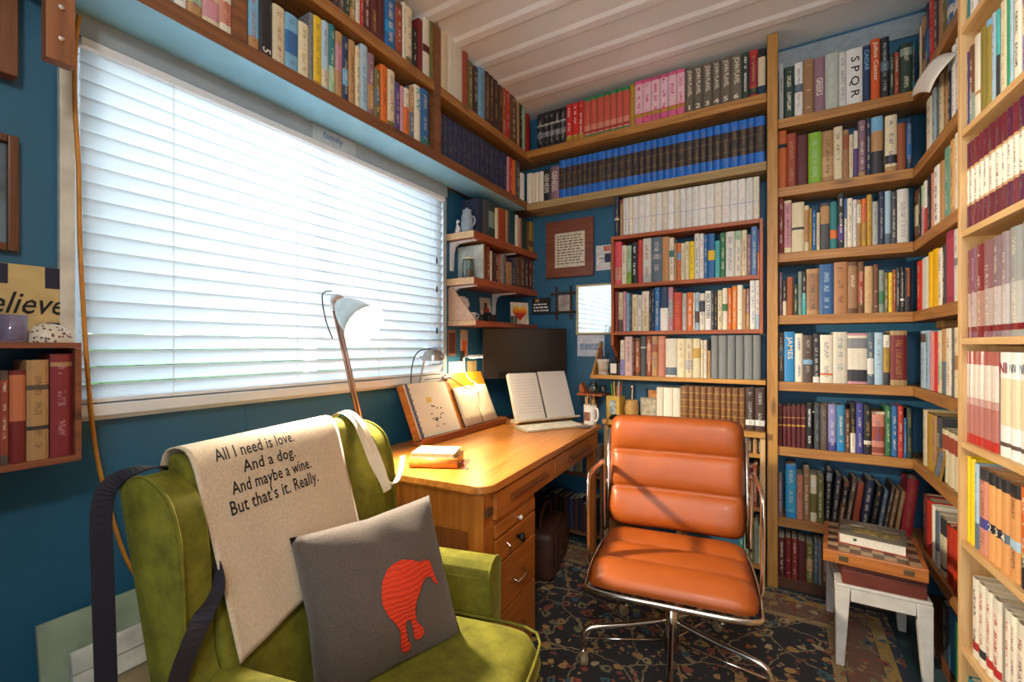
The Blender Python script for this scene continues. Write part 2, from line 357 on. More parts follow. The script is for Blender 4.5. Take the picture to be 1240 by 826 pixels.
# hanging bookcase of red stained wood, back wall
hb = thing('hanging_bookcase', 'red-stained wall bookcase with two shelves of paperbacks', 'bookcase', (-.48, YW - .1, 1.31))
HX0, HX1, HYF = -.892, -.072, YF + .008
HZ = [1.896, 1.600, 1.312]
for x0, x1, zf, zw in ((HX0, HX0 + .016, 1.25, 1.12), (HX1 - .016, HX1, 1.308, 1.308)):
    B().prism([(HYF, zf), (YW - .001, zw), (YW - .001, 1.918), (HYF, 1.918)], x0, x1, 'x').obj('side_panel', REDWZ, hb, .001)
for z in HZ: B().box((HX0 + .0165, HYF + .002, z), (HX1 - .0165, YW - .001, z + .022)).obj('shelf_board', REDW, hb, .001)
# low pine wall shelf
ls = thing('wall_shelf', 'honey pine wall shelf with a slanted end below the hanging bookcase', 'shelf', (-.5, YW - .1, 1.04))
ZLS = 1.066
B().box((-1.02, YF - .01, ZLS - .024), (-.06, YW - .001, ZLS)).obj('shelf_board', wood('honey_pine', 'd09a45', 'b0752c', 'x', .45), ls, .001)
B().prism([(YF - .005, ZLS + .0005), (YW - .001, ZLS + .0005), (YW - .001, ZLS + .21), (YW - .03, ZLS + .21)], -1.015, -1.002, 'x').obj('end_board', wood('honey_pine_z', 'd0a055', 'b07c38', 'z', .45), ls)
# bench / counter along the back wall with a low shelf
be = thing('bench', 'narrow pine counter along the back wall under the shelves', 'bench', (-.5, YW - .1, 0))
ZBE = .80
B().box((-.930, 2.668, ZBE - .03), (-.06, YW - .001, ZBE)).obj('counter_top', wood('bench_pine', 'c8974c', 'a87430', 'x', .4), be, .002)
for x in (-.925, -.50, -.085): B().box((x, 2.69, 0), (x + .024, YW - .001, ZBE - .0305)).obj('upright', PALEZ, be)
for z in (.66, .38, .08):
    for x0, x1 in ((-.9005, -.5005), (-.4755, -.0855)): B().box((x0, 2.70, z), (x1, YW - .001, z + .02)).obj('shelf_board', PINE, be)
# three bracket shelves in the corner
XBS = -1.489
ZB = [1.862, 1.598, 1.363]
BS = []
for i, (z, y0, lab) in enumerate(((1.862, 2.112, 'uppermost red-brown bracket shelf carrying the stoneware jug'), (1.598, 2.114, 'middle red-brown bracket shelf carrying the glass jar'), (1.363, 2.132, 'lowest bracket shelf above the monitor carrying teacup and cards'))):
    t = thing('bracket_shelf', lab, 'shelf', (XW + .1, 2.5, z), 0, 'bracket shelves in the corner')
    B().box((XW + .001, y0, z), (XBS, YW - .002, z + .040 if i < 2 else z + .03)).obj('shelf_board', REDWY, t, .0015)
    B().box((XW + .002, y0 - .0012, z + .001), (XBS - .001, y0 - .0002, z + (.039 if i < 2 else .029))).obj('end_grain', mat('pale_end_grain', 'd8b48a', .7, nscale=60, namt=.15), t)
    if i < 2:
        for yy in (y0 + .046, 2.62):
            zb0 = z - .0008
            p = [(XBS - .02, zb0), (XBS - .02, zb0 - .006), (XW + .06, zb0 - .012), (XW + .03, zb0 - .03), (XW + .018, zb0 - .07), (XW + .014, zb0 - .17), (XW + .0015, zb0 - .17), (XW + .0015, zb0)]
            B().prism(p, yy - .012, yy + .012, 'y').obj('bracket', WHITE, t)
    else:
        B().prism([(XW + .002, z + .031), (XBS - .005, z + .031), (XW + .03, z + .225), (XW + .002, z + .225)], y0 + .002, y0 + .012, 'y').obj('gusset', mat('pink_beige_board', 'c9a58c', .6), t)

# ================================================================ BOOKS
def book_mat():
    m, nt, p, N, L = nodes('book_cloth_and_paper')
    ca = N('ShaderNodeVertexColor'); ca.layer_name = 'Col'; ci = N('ShaderNodeVertexColor'); ci.layer_name = 'Ink'
    um = N('ShaderNodeUVMap'); um.uv_map = 'Spine'; sp = N('ShaderNodeSeparateXYZ'); L(um.outputs[0], sp.inputs[0])
    def mth(op, a, b=None, c=None):
        n = N('ShaderNodeMath'); n.operation = op
        for k, q in enumerate((a, b, c)):
            if q is None: continue
            if isinstance(q, (int, float)): n.inputs[k].default_value = q
            else: L(q, n.inputs[k])
        return n.outputs[0]
    fu = mth('FRACT', sp.outputs[0]); seed = mth('FLOOR', sp.outputs[0]); v = sp.outputs[1]
    cb_ = N('ShaderNodeCombineXYZ'); L(mth('MULTIPLY', fu, 4.6), cb_.inputs[0]); L(mth('MULTIPLY', v, 90), cb_.inputs[1]); L(mth('MULTIPLY', seed, 3.7), cb_.inputs[2])
    n1 = N('ShaderNodeTexNoise'); n1.inputs['Scale'].default_value = 1; n1.inputs['Detail'].default_value = 1; L(cb_.outputs[0], n1.inputs['Vector'])
    cb2 = N('ShaderNodeCombineXYZ'); L(mth('MULTIPLY', v, 6), cb2.inputs[1]); L(mth('MULTIPLY', seed, 5.3), cb2.inputs[2])
    n2 = N('ShaderNodeTexNoise'); n2.inputs['Scale'].default_value = 1; L(cb2.outputs[0], n2.inputs['Vector'])
    a = mth('GREATER_THAN', n1.outputs['Fac'], .5); b_ = mth('GREATER_THAN', n2.outputs['Fac'], .47)
    c = mth('LESS_THAN', mth('ABSOLUTE', mth('SUBTRACT', fu, .5)), .17); d = mth('GREATER_THAN', v, .12); e = mth('LESS_THAN', v, .9)
    msk = mth('MULTIPLY', mth('MULTIPLY', mth('MULTIPLY', a, b_), mth('MULTIPLY', c, d)), mth('MULTIPLY', e, ci.outputs['Alpha']))
    tc = N('ShaderNodeTexCoord'); nz = N('ShaderNodeTexNoise'); nz.inputs['Scale'].default_value = 55; nz.inputs['Detail'].default_value = 5; L(tc.outputs['Object'], nz.inputs['Vector'])
    mp = N('ShaderNodeMapRange'); mp.inputs[1].default_value = .3; mp.inputs[2].default_value = .7; mp.inputs[3].default_value = .93; mp.inputs[4].default_value = 1.05; L(nz.outputs['Fac'], mp.inputs[0])
    vm = N('ShaderNodeVectorMath'); vm.operation = 'SCALE'; L(ca.outputs['Color'], vm.inputs[0]); L(mp.outputs[0], vm.inputs['Scale'])
    mx = N('ShaderNodeMix'); mx.data_type = 'RGBA'; L(msk, mx.inputs[0]); L(vm.outputs[0], mx.inputs[6]); L(ci.outputs['Color'], mx.inputs[7]); L(mx.outputs[2], p.inputs['Base Color'])
    L(ca.outputs['Alpha'], p.inputs['Roughness']); return m
BOOK = book_mat()
PAL = dict(maroon='5e2326', darkred='7a2424', red='b8302a', crimson='96283c', brick='9a4630', rust='9c5530', salmon='c98670', pink='d0708c', rose='c9909a', mauve='8d6a78', purple='5b4480', violet='4a4a98', lavender='8f8cc0',
    navy='262e4a', darkblue='243a5e', blue='2d6ca8', brightblue='2a8fce', skyblue='78b0d4', paleblue='a8c4d4', slate='5a6c7a', teal='2f7a80', turquoise='4ab0b0', green='3a7a50', darkgreen='2a4034', lime='80b030', palegreen='a8c4a0', greygreen='84968a',
    olive='706a38', mustard='b89030', yellow='e0bc28', brightyellow='f0d018', orange='dc7028', tan='b48a5a', palebrown='9a7450', brown='6a452c', darkbrown='46302a', umber='5a4a40', cream='ddd0ac', ivory='e4dcc8', white='e6e4de', offwhite='d2d0c8',
    palegrey='b0b2ae', grey='84868a', darkgrey='4a4c50', black='222226', charcoal='34343a', gold='c09840')
NICE = dict(darkred='dark red', brightblue='bright blue', darkblue='dark blue', skyblue='sky blue', paleblue='pale blue', darkgreen='dark green', palegreen='pale green', greygreen='grey-green', brightyellow='bright yellow', palebrown='pale brown', darkbrown='dark brown', offwhite='off-white', palegrey='pale grey', darkgrey='dark grey', lime='lime green')
def colr(n):
    if n in PAL: return lin(PAL[n])
    return lin(n)
def cname(c):
    if c not in PAL: q = lin(c); c = min(PAL, key=lambda k: sum((a ** .45 - b ** .45) ** 2 for a, b in zip(lin(PAL[k]), q)))
    return NICE.get(c, c)
ORD = 'zeroth first second third fourth fifth sixth seventh eighth ninth tenth eleventh twelfth thirteenth fourteenth fifteenth sixteenth seventeenth eighteenth nineteenth twentieth'.split()
def ordinal(n):
    if n <= 20: return ORD[n]
    t = {2: 'twenty', 3: 'thirty', 4: 'forty'}[n // 10]
    return t[:-1] + 'ieth' if n % 10 == 0 else t + '-' + ORD[n % 10]
def book_geo(w, h, d, col, bands, ink, rough, seed, rounded=True):
    """cover and page block as (verts, faces, cols, inks, uvs); spine at y=0 facing -y, x across, z up"""
    t = min(.0028, w * .18); hw = w / 2; k = min(.006, w * .22) if rounded else .001
    P = [(-hw, d), (-hw, k), (-hw * .62, k * .25), (0, 0), (hw * .62, k * .25), (hw, k), (hw, d)]
    I = [(-hw + t, d), (-hw + t, k + t), (-hw * .55, k * .25 + t), (0, t), (hw * .55, k * .25 + t), (hw - t, k + t), (hw - t, d)]
    cuts = sorted({0., 1.} | {q for b in bands for q in b[:2]})
    vs, fs, cs, us = [], [], [], []; n = len(P)
    for c in cuts: vs += [(x, y, c * h) for x, y in P]
    us_of = [0, .04, .2, .5, .8, .96, 1]
    for j in range(len(cuts) - 1):
        cc = col; mid = (cuts[j] + cuts[j + 1]) / 2
        for b0, b1, bc in bands:
            if b0 <= mid <= b1: cc = bc
        for i in range(n - 1):
            fs.append((j * n + i, j * n + i + 1, (j + 1) * n + i + 1, (j + 1) * n + i))
            sp = 1 <= i <= n - 3; cs.append(cc if sp else col)
            if sp: us.append([(seed + us_of[i], cuts[j]), (seed + us_of[i + 1], cuts[j]), (seed + us_of[i + 1], cuts[j + 1]), (seed + us_of[i], cuts[j + 1])])
            else: us.append([(0, -5)] * 4)
    m0 = len(vs); vs += [(x, y, 0) for x, y in I] + [(x, y, h) for x, y in I]; top = (len(cuts) - 1) * n
    for i in range(n - 1):
        for f in ((i + 1, i, m0 + i, m0 + i + 1), (top + i, top + i + 1, m0 + n + i + 1, m0 + n + i), (m0 + i + 1, m0 + i, m0 + n + i, m0 + n + i + 1)):
            fs.append(f); cs.append(col); us.append([(0, -5)] * 4)
    # page block
    e = .0035 if h > .1 else .001; x0, x1, y0, y1 = -hw + t, hw - t, k + t, d - .003
    pv = [(x0, y0, e), (x1, y0, e), (x1, y1, e), (x0, y1, e), (x0, y0, h - e), (x1, y0, h - e), (x1, y1, h - e), (x0, y1, h - e)]
    pf = [(3, 2, 1, 0), (4, 5, 6, 7), (0, 1, 5, 4), (1, 2, 6, 5), (2, 3, 7, 6), (3, 0, 4, 7)]
    g = random.uniform(.75, 1.05); pg = tuple(q * g for q in lin('d8ccb0'))
    return (vs, fs, [(*c, rough) for c in cs], [ink] * len(fs), us), (pv, pf, [(*pg, .85)] * 6, [(0, 0, 0, 0)] * 6, [[(0, -5)] * 4] * 6)
def geo_mesh(name, geos, M=None):
    vs, fs, cs, ink, us = [], [], [], [], []
    for g, GM in geos:
        o = len(vs); vs += [(GM @ Vector(v))[:] if GM else v for v in g[0]]; fs += [tuple(o + i for i in f) for f in g[1]]; cs += g[2]; ink += g[3]; us += g[4]
    me = bpy.data.meshes.new(name); me.from_pydata(vs, [], fs)
    ca = me.color_attributes.new('Col', 'FLOAT_COLOR', 'CORNER'); ia = me.color_attributes.new('Ink', 'FLOAT_COLOR', 'CORNER'); ul = me.uv_layers.new(name='Spine')
    a, b, c = [], [], []
    for f, q, k, u in zip(fs, cs, ink, us):
        for i in range(len(f)): a += q; b += k; c += u[i]
    ca.data.foreach_set('color', a); ia.data.foreach_set('color', b); ul.data.foreach_set('uv', c)
    me.update(); return me
LET = {}
def letmat(c):
    if c not in LET: LET[c] = mat('lettering_' + c, PAL.get(c, c), .6, namt=.02)
    return LET[c]
BOOKS = []
def plane_hit(u, v, P0, D):
    d = ray(u, v); # t*d = P0 + s*D
    det = d[0] * (-D[1]) + D[0] * d[1]
    t = (P0[0] * (-D[1]) + D[0] * P0[1]) / det
    s = (t * d[0] - P0[0]) * D[0] + (t * d[1] - P0[1]) * D[1]
    return s, CAMH + d[2] * t, t
def row(zoom, P0, D, z, where, land, data, depth=.15, rev=False, sets=None, hdef=.2, hmax=.33, lim=(-9, 9)):
    """zoom = (left, top, scale) of the crop the numbers were read in; each entry: x_left x_right top colour [options]"""
    x0, y0, sc_ = zoom; items = [q.split() for q in data.split(';') if q.strip()]; n = len(items); prev = lim[0]
    for i, it in enumerate(items):
        xl, xr, top = float(it[0]), float(it[1]), float(it[2]); c = it[3]; opt = dict(q.split('=', 1) for q in it[4:])
        sl = plane_hit(x0 + xl / sc_, 300, P0, D)[0]; sr = plane_hit(x0 + xr / sc_, 300, P0, D)[0]
        sl = max(sl, prev); sr = max(min(sr, lim[1]), sl + .008); prev = sr
        um = x0 + (xl + xr) / 2 / sc_; sm, zt_, t = plane_hit(um, y0 + top / sc_, P0, D)
        h = top if 0 < top < 3 else (hdef if top < 0 else zt_ - z)
        wd = max(.006, sr - sl - .0008)
        k = n - i if rev else i + 1
        c0 = colr(c); j = random.uniform(.9, 1.1); c0 = tuple(min(.9, q * j) for q in c0)
        bands = []
        for q in opt.get('b', '').split(','):
            if q: a, b_, cc = q.split('/'); bands.append((float(a), float(b_), colr(cc)))
        lum = .3 * c0[0] + .6 * c0[1] + .1 * c0[2]
        inkc = colr(opt['m']) if opt.get('m', '0') != '0' else ((.75, .68, .5) if lum < .22 else random.choice([(.08, .07, .07), (.12, .1, .25), (.35, .08, .06)]))
        ink = (*inkc, 0 if opt.get('m') == '0' or 't' in opt else float(opt.get('i', .75)))
        if 's' in opt:
            lab, grp = sets[opt['s']]; mem = [q for q in items if 's=' + opt['s'] in q]; kk = mem.index(it) + 1; kk = len(mem) + 1 - kk if rev else kk
            lab = f'{lab}, {ordinal(kk)} from {land}'
        else:
            sz = 'slim ' if wd < .016 else 'thick ' if wd > .042 else ''
            b1_ = [q.split('/')[2] for q in opt.get('b', '').split(',') if q and float(q.split('/')[1]) - float(q.split('/')[0]) > .12]; what = cname(c) + (' and ' + cname(b1_[0]) if b1_ and cname(b1_[0]) != cname(c) else '')
            lab, grp = f'{sz}{what} book, {ordinal(k)} from {land} on {where}', 'books on ' + where
        if 'd' in opt: lab = opt['d'].replace('_', ' ')
        pos = (P0[0] + D[0] * (sl + sr) / 2, P0[1] + D[1] * (sl + sr) / 2, z + .0006)
        area_ = (xr - xl) / sc_ * (h / t * F)
        BOOKS.append(dict(w=wd, h=min(hmax, max(.04, h)), d=min(depth, depth * random.uniform(.88, 1)), col=c0, bands=bands, ink=ink, rough=float(opt.get('r', .5)), pos=pos, rot=math.atan2(D[1], D[0]), lean=R(float(opt.get('l', 0))),
            label=lab, group=grp, area=area_ + (1e6 if 't' in opt else 0), t=opt.get('t', ''), tc=opt.get('tc', 'ivory'), tp=opt.get('tp', ''), up=opt.get('up'), rounded='flat' not in opt))
def emit_books(limit=300):
    order = sorted(BOOKS, key=lambda b: -b['area']); keep = {id(b) for b in order[:limit]}; stuff = []
    for i, b in enumerate(BOOKS):
        cov, pg = book_geo(b['w'], b['h'], b['d'], b['col'], b['bands'], b['ink'], b['rough'], i % 60, b['rounded'])
        LM = Matrix.Identity(4)
        if b['lean']:
            s = 1 if b['lean'] > 0 else -1
            LM = Matrix.Translation((s * b['w'] / 2, 0, 0)) @ Matrix.Rotation(b['lean'], 4, 'Y') @ Matrix.Translation((-s * b['w'] / 2, 0, 0))
        W = Matrix.Translation(b['pos']) @ Matrix.Rotation(b['rot'], 4, 'Z') @ LM
        if id(b) not in keep:
            stuff += [(cov, W), (pg, W)]; continue
        o = link('book', geo_mesh('book', [(cov, None)]), BOOK); o.matrix_world = W; setp(o, b['label'], 'book', b['group'])
        link('page_block', geo_mesh('page_block', [(pg, None)]), BOOK, o)
        if b['t']:
            parts = b['t'].split('|'); tcs = b['tc'].split('|'); spans = [tuple(float(q) for q in s.split('-')) for s in b['tp'].split('|')] if b['tp'] else [(.15, .85)] * len(parts)
            for k, tx in enumerate(parts):
                a0, a1 = spans[k]; L_ = (a1 - a0) * b['h']; TM = Matrix.Translation((0, -.0006, (a0 + a1) / 2 * b['h']))
                up = (b['up'] or '').split('|'); upright = len(up) > k and up[k] == '1'
                RM = Matrix.Rotation(R(90), 4, 'X') if upright else Matrix.Rotation(R(90), 4, 'X') @ Matrix.Rotation(R(-90), 4, 'Z')
                text_on(tx.replace('_', ' '), b['w'] * .7 if upright else L_, L_ if upright else b['w'] * .62, letmat(tcs[min(k, len(tcs) - 1)]), o, TM @ RM, 'title_lettering', bold=.012)
    if stuff:
        o = link('small_books', geo_mesh('small_books', stuff), BOOK); setp(o, 'many small book spines packed on the crowded wall shelves', 'books', None, 'stuff')

# ---- left wall, above the window
XL = XF - .012
Lp, Ld = (XL, 0), (0, 1)
z1 = (180, 0, 3.442); z6 = (330, 0, 5.905)
row(z1, Lp, Ld, ZL1, 'the window shelf', 'the short divider', '''110 163 .2 paleblue b=.0/.3/white; 165 227 .2 tan b=.2/.5/palegreen; 228 299 .2 cream b=.1/.4/rose m=brick; 300 353 .2 ivory b=.15/.5/salmon''', .14, True)
row(z1, Lp, Ld, ZL1, 'the lower window shelf', 'the short divider', '''416 464 .21 skyblue b=0/.2/tan; 465 519 .205 black t=5 tc=ivory tp=.06-.14; 520 571 .2 cream; 572 627 .2 skyblue b=.3/.7/blue; 628 671 -2 cream m=olive; 672 689 55 grey m=black;
 690 724 70 yellow b=0/.06/mustard m=olive; 725 754 90 paleblue b=.05/.3/cream; 755 781 105 teal b=0/.4/palegreen; 782 811 135 tan b=.4/.8/rose; 812 836 155 darkblue b=.25/.5/skyblue; 837 864 170 tan; 865 884 195 cream m=brown;
 886 917 190 paleblue m=blue; 918 944 225 mauve b=.1/.5/tan; 945 969 290 olive b=.3/.6/slate; 970 999 275 orange m=brown; 1000 1029 295 cream b=0/.1/olive; 1030 1051 345 purple; 1052 1066 360 rose; 1067 1089 370 orange b=.6/1/ivory;
 1090 1109 360 slate b=.5/1/tan; 1110 1136 358 ivory t=R_W tc=turquoise tp=.55-.95 d=ivory_book_with_big_turquoise_lettering_on_the_lower_window_shelf; 1137 1171 375 blue b=0/.15/teal''', .14)
row(z6, Lp, Ld, ZU1, 'the upper window shelf', 'the divider', '''440 479 .22 darkbrown; 480 519 .22 umber; 520 559 .215 darkgreen; 560 599 .22 olive b=0/.25/tan; 600 630 .2 ivory; 631 654 .21 red; 655 704 .22 maroon; 705 759 .22 maroon m=gold; 760 803 .225 maroon m=black; 810 884 .25 blue b=.3/.5/brightblue r=.25;
 885 934 .245 brown b=.1/.9/brick; 935 959 20 ivory; 960 1003 55 cream b=.0/.12/olive; 1005 1039 .19 black; 1045 1079 140 darkred m=0; 1080 1129 138 ivory b=.42/.55/maroon m=0; 1130 1160 150 olive m=gold''', .14, True)
z2 = (500, 20, 3.442)
SETS = dict(nav=('dark navy volume on the shelf by the corner', 'dark navy matched volumes by the room corner'))
row(z2, Lp, Ld, ZU1, 'the top shelf by the corner', 'the divider', '''118 147 50 cream m=0; 148 209 75 ivory m=0; 211 232 150 brick m=0; 234 252 190 olive; 254 274 210 darkbrown; 276 303 215 skyblue r=.3; 305 321 232 darkbrown b=.1/.9/umber m=gold; 322 339 245 darkbrown m=gold; 340 357 258 darkbrown m=gold; 358 377 275 darkbrown m=gold;
 378 389 300 rust; 390 407 303 red; 408 437 325 brown; 438 447 350 tan; 448 458 370 black; 459 472 378 palegreen; 474 492 410 red m=0''', .14)
nav = '; '.join(f'{a} {b_} {405 + (a - 112) * .63:.0f} navy m=grey i=.5 s=nav' for a, b_ in ((112, 128), (129, 148), (149, 169), (170, 189), (190, 207), (208, 227), (228, 246), (247, 262), (263, 280), (281, 300), (301, 321), (322, 340), (341, 358), (359, 375), (376, 394)))
row(z2, Lp, Ld, ZL1, 'the shelf by the corner', 'the divider', nav + '; 396 404 585 rose; 405 417 590 red; 418 431 600 orange; 432 449 605 darkgrey; 453 468 655 white m=0', .14, sets=SETS)

# ---- back wall, long shelf
Yp = YF + .014
Bp, Bd = (0, Yp), (1, 0)
z3 = (630, 50, 3.753)
SETS = dict(blk=('black silver-lettered volume on the top back shelf', 'black silver-lettered volumes on the top back shelf'), red=('red white-lettered volume on the top back shelf', 'red white-lettered volumes on the top back shelf'),
    grn=('green volume with red panel on the top back shelf', 'green volumes with red panels on the top back shelf'), pnk=('pink volume with white panel on the top back shelf', 'pink volumes on the top back shelf'),
    enc=('blue volume with dark band on the back shelf', 'blue and dark banded volumes on the back shelf'), wht=('white journal on top of the hanging bookcase', 'white journal volumes on the hanging bookcase'),
    iv=('plain white volume beside the blue set', 'white volumes beside the blue set'))
d = []
for a, b_ in ((75, 104), (105, 129), (130, 154), (155, 179), (180, 206)): d.append(f'{a} {b_} .235 black b=.3/.45/grey,.62/.68/palegrey m=palegrey s=blk')
for a, b_ in ((207, 234), (235, 261), (262, 287)): d.append(f'{a} {b_} .243 d03028 b=0/.16/mustard m=white i=1 s=red')
for a, b_ in ((288, 316), (317, 346), (347, 376), (377, 405), (406, 435), (436, 464), (465, 497)): d.append(f'{a} {b_} .252 2f8a58 b=.06/.3/d88a74,.3/.92/c85848,.1/.16/b03030 m=0 s=grn')
d.append('498 519 .255 mustard')
for a, b_ in ((520, 557), (558, 594), (595, 633), (634, 671), (672, 710), (711, 747)): d.append(f'{a} {b_} .262 d8608c b=.26/.92/e8c0cc,.16/.24/mustard m=c03868 i=1 s=pnk r=.3')
for i, (a, b_) in enumerate(((750, 787), (788, 827), (828, 871), (872, 910), (911, 956), (957, 1006))): d.append(f'{a} {b_} .252 6e6456 t=JOHN_FLAVEL|{i + 1} tp=.36-.94|.06-.16 up=0|1 tc=ivory d=grey-brown_cream-lettered_volume_on_the_top_back_shelf,_{ORD[i + 1]}_from_the_pink_set')
d.append('1007 1039 .25 darkgreen m=white i=1; 1040 1079 .25 red b=.25/.85/crimson,.06/.2/darkgreen m=gold; 1080 1114 .245 cream b=.82/1/black,0/.2/darkblue m=0')
row(z3, Bp, Bd, ZU1 + .004, 'the top back shelf', 'the room corner', '; '.join(d), .15, sets=SETS)
d = ['28 51 .21 ivory m=0 s=iv; 52 65 .205 ivory m=0 s=iv; 66 81 .205 ivory m=0 s=iv; 82 104 .205 ivory m=0 s=iv; 105 136 .21 black t=GENESIS tc=ivory tp=.25-.85 d=black_volume_lettered_GENESIS_on_the_back_shelf; 137 174 .22 mauve t=GENESIS tc=ivory tp=.25-.85 d=purple-brown_volume_lettered_GENESIS_on_the_back_shelf']
bx = [175, 205, 232, 257, 280, 303, 325, 348, 385, 415, 445, 475, 508, 536, 564, 594, 622, 652, 682, 710, 750, 785, 815, 847, 878, 912, 953, 993, 1033, 1066, 1112]
for a, b_ in zip(bx, bx[1:]): d.append(f'{a} {b_ - .5} .248 1f6ac4 b=.24/.80/3a2e2a,.36/.37/8a7040,.62/.63/8a7040 m=8a7040 i=.5 s=enc r=.4')
row(z3, Bp, Bd, ZL1 - .012, 'the back shelf', 'the room corner', '; '.join(d), .15, sets=SETS)
# ---- on top of the hanging bookcase
Hp = (0, HYF + .012); z4 = (730, 190, 5.162)
d = ['54 100 .245 navy b=.4/.46/cream m=mustard; 106 124 .22 brick b=0/.9/tan m=0']
bx = [126, 141, 161, 186, 222, 262, 297, 333, 370, 405, 445, 482, 520, 560, 600, 645, 698, 745, 795, 845, 893, 940, 1000]
for a, b_ in zip(bx, bx[1:]): d.append(f'{a} {b_ - 1} .226 {random.choice(["white", "ivory", "white"])} b=.42/.43/lavender m=grey i=.25 s=wht')
row(z4, Hp, Bd, HZ[0] + .022, 'top of the hanging bookcase', 'its left edge', '; '.join(d), .15, sets=SETS, hmax=.262, lim=(HX0 + .017, HX1 - .017))
row(z4, Hp, Bd, HZ[1] + .022, 'the upper hanging shelf', 'the mirror end', '''62 116 528 e05060 b=.1/.4/salmon; 117 147 555 ivory; 148 177 555 lime b=.3/1/palegreen m=green; 178 216 535 black m=white i=1; 217 247 520 red m=0; 248 301 505 offwhite b=0/.2/palegrey; 302 369 500 slate b=.5/.62/grey m=white; 370 414 500 tan m=orange; 415 444 505 ivory b=.55/.7/teal;
 445 461 540 tan; 462 486 540 orange b=.55/.75/skyblue; 487 512 540 cream; 513 539 530 cream; 540 571 528 brightyellow m=olive; 572 604 480 white; 605 631 480 white; 632 654 485 blue; 655 701 480 blue b=.4/.62/yellow m=0; 702 731 525 turquoise; 732 767 475 green m=ivory; 768 824 468 offwhite; 825 867 462 ivory b=.8/1/palegreen; 868 901 458 cream m=brown; 902 926 485 mauve; 927 966 435 5a80b0; 967 982 455 purple b=0/.5/orange''', .14, hmax=.262, lim=(HX0 + .017, HX1 - .017))
z5 = (730, 330, 3.933)
row(z5, Hp, Bd, HZ[2] + .022, 'the lower hanging shelf', 'the mirror end', '''55 72 92 darkred m=0; 73 94 95 cream b=0/.3/umber; 95 111 92 rose; 112 126 100 skyblue; 127 137 100 darkgrey; 138 164 105 cream; 165 184 108 offwhite; 185 219 90 cream b=.5/1/ivory; 220 231 112 charcoal; 232 244 80 navy; 245 271 73 blue; 272 311 70 white b=.52/1/darkblue m=0; 312 334 70 rose b=.3/.7/palegrey;
 335 377 95 c8482c m=orange; 378 399 100 palegrey; 400 429 95 orange m=ivory; 430 439 98 white; 440 459 95 paleblue b=.2/.5/charcoal; 460 486 100 ivory b=.5/.8/charcoal; 487 516 88 white t=NICK_COHEN tc=black tp=.3-.92 d=white_book_lettered_NICK_COHEN_on_the_lower_hanging_shelf; 517 529 85 darkgrey; 530 545 85 black m=gold; 546 569 85 cream; 570 594 75 ivory b=.45/.62/green m=0;
 595 614 75 orange m=ivory; 615 639 65 e08030 m=ivory; 640 666 60 ivory m=olive; 667 681 80 tan; 682 699 78 mauve b=0/.4/tan; 700 727 38 white m=blue; 728 750 36 paleblue b=.3/1/white''', .14, hmax=.262, lim=(HX0 + .017, HX1 - .017))
Lsp = (0, YF + .006)
SETS = dict(gry=('grey cloth volume on the honey pine shelf', 'grey cloth volumes on the honey pine shelf'), brn=('brown gilt-lined volume on the counter', 'brown gilt-lined volumes on the counter'), wv=('plain white volume on the counter', 'white volumes on the counter'), lbl=('dark brown volume with white foot label on the counter', 'dark brown labelled volumes on the counter'))
d = '''82 102 322 lavender b=.45/1/ivory; 103 139 306 rose b=0/1/d8b8b0; 141 151 315 maroon; 152 177 312 brown b=.1/.9/rust; 178 207 305 darkgrey b=.7/.74/palegrey m=0; 208 231 303 brick b=.3/.8/salmon; 232 261 302 tan b=.6/.8/rust; 262 297 302 c07860 b=.8/.9/salmon m=0; 298 351 315 ivory b=.05/.25/slate m=0; 352 391 315 cream m=tan; 392 427 315 cream b=.2/.45/palegrey; 428 464 315 cream b=.5/.75/gold m=0; 466 479 322 cream; 480 496 322 ivory; 498 514 372 tan'''
for i, (a, b_) in enumerate(((515, 549), (551, 590), (592, 630), (632, 671), (673, 713), (715, 752))): d += f'; {a} {b_} {296 - i} 7a8080 m=0 s=gry'
row(z5, Lsp, Bd, ZLS, 'the honey pine shelf', 'the ink bottle', d, .15, sets=SETS, hmax=.236)
Bep = (0, 2.705)
d = ['255 287 .205 ivory s=wv m=0; 288 331 .205 ivory s=wv m=0; 332 369 .205 ivory s=wv m=0']
for a, b_ in ((370, 407), (408, 435), (436, 464), (465, 494), (495, 527), (528, 559), (560, 587), (588, 613), (614, 647), (648, 677)): d.append(f'{a} {b_} .22 7a5030 b=.1/.115/gold,.28/.295/gold,.46/.475/gold,.64/.655/gold,.82/.835/gold m=gold i=.4 s=brn r=.4')
d.append('679 723 .225 darkbrown b=.12/.25/white m=palegrey s=lbl; 725 772 .225 darkbrown b=.12/.25/white m=palegrey s=lbl')
row(z5, Bep, Bd, ZBE, 'the counter', 'the card frame', '; '.join(d), .15, sets=SETS)
# under the counter, beside the chair
zz = (860, 480, 3.44)
row(zz, (0, 2.715), Bd, .68, 'the cubby under the counter', 'the tall pine post', '60 85 .08 brown; 86 110 .09 charcoal; 112 150 .085 umber; 152 176 .09 darkbrown; 178 196 .08 tan; 197 215 .09 black', .15, True)
row(zz, (0, 2.715), Bd, .40, 'the shelf below the cubby', 'the tall pine post', '100 125 .2 brown; 126 150 .21 darkred; 151 176 .2 maroon; 177 198 .22 brick; 199 215 .2 darkgreen', .15, True)
row(zz, (0, 2.715), Bd, .10, 'the bottom counter shelf', 'the tall pine post', '120 140 .22 teal; 141 160 .2 palegreen; 161 182 .2 olive; 183 200 .22 greygreen; 201 215 .2 cream', .15, True)

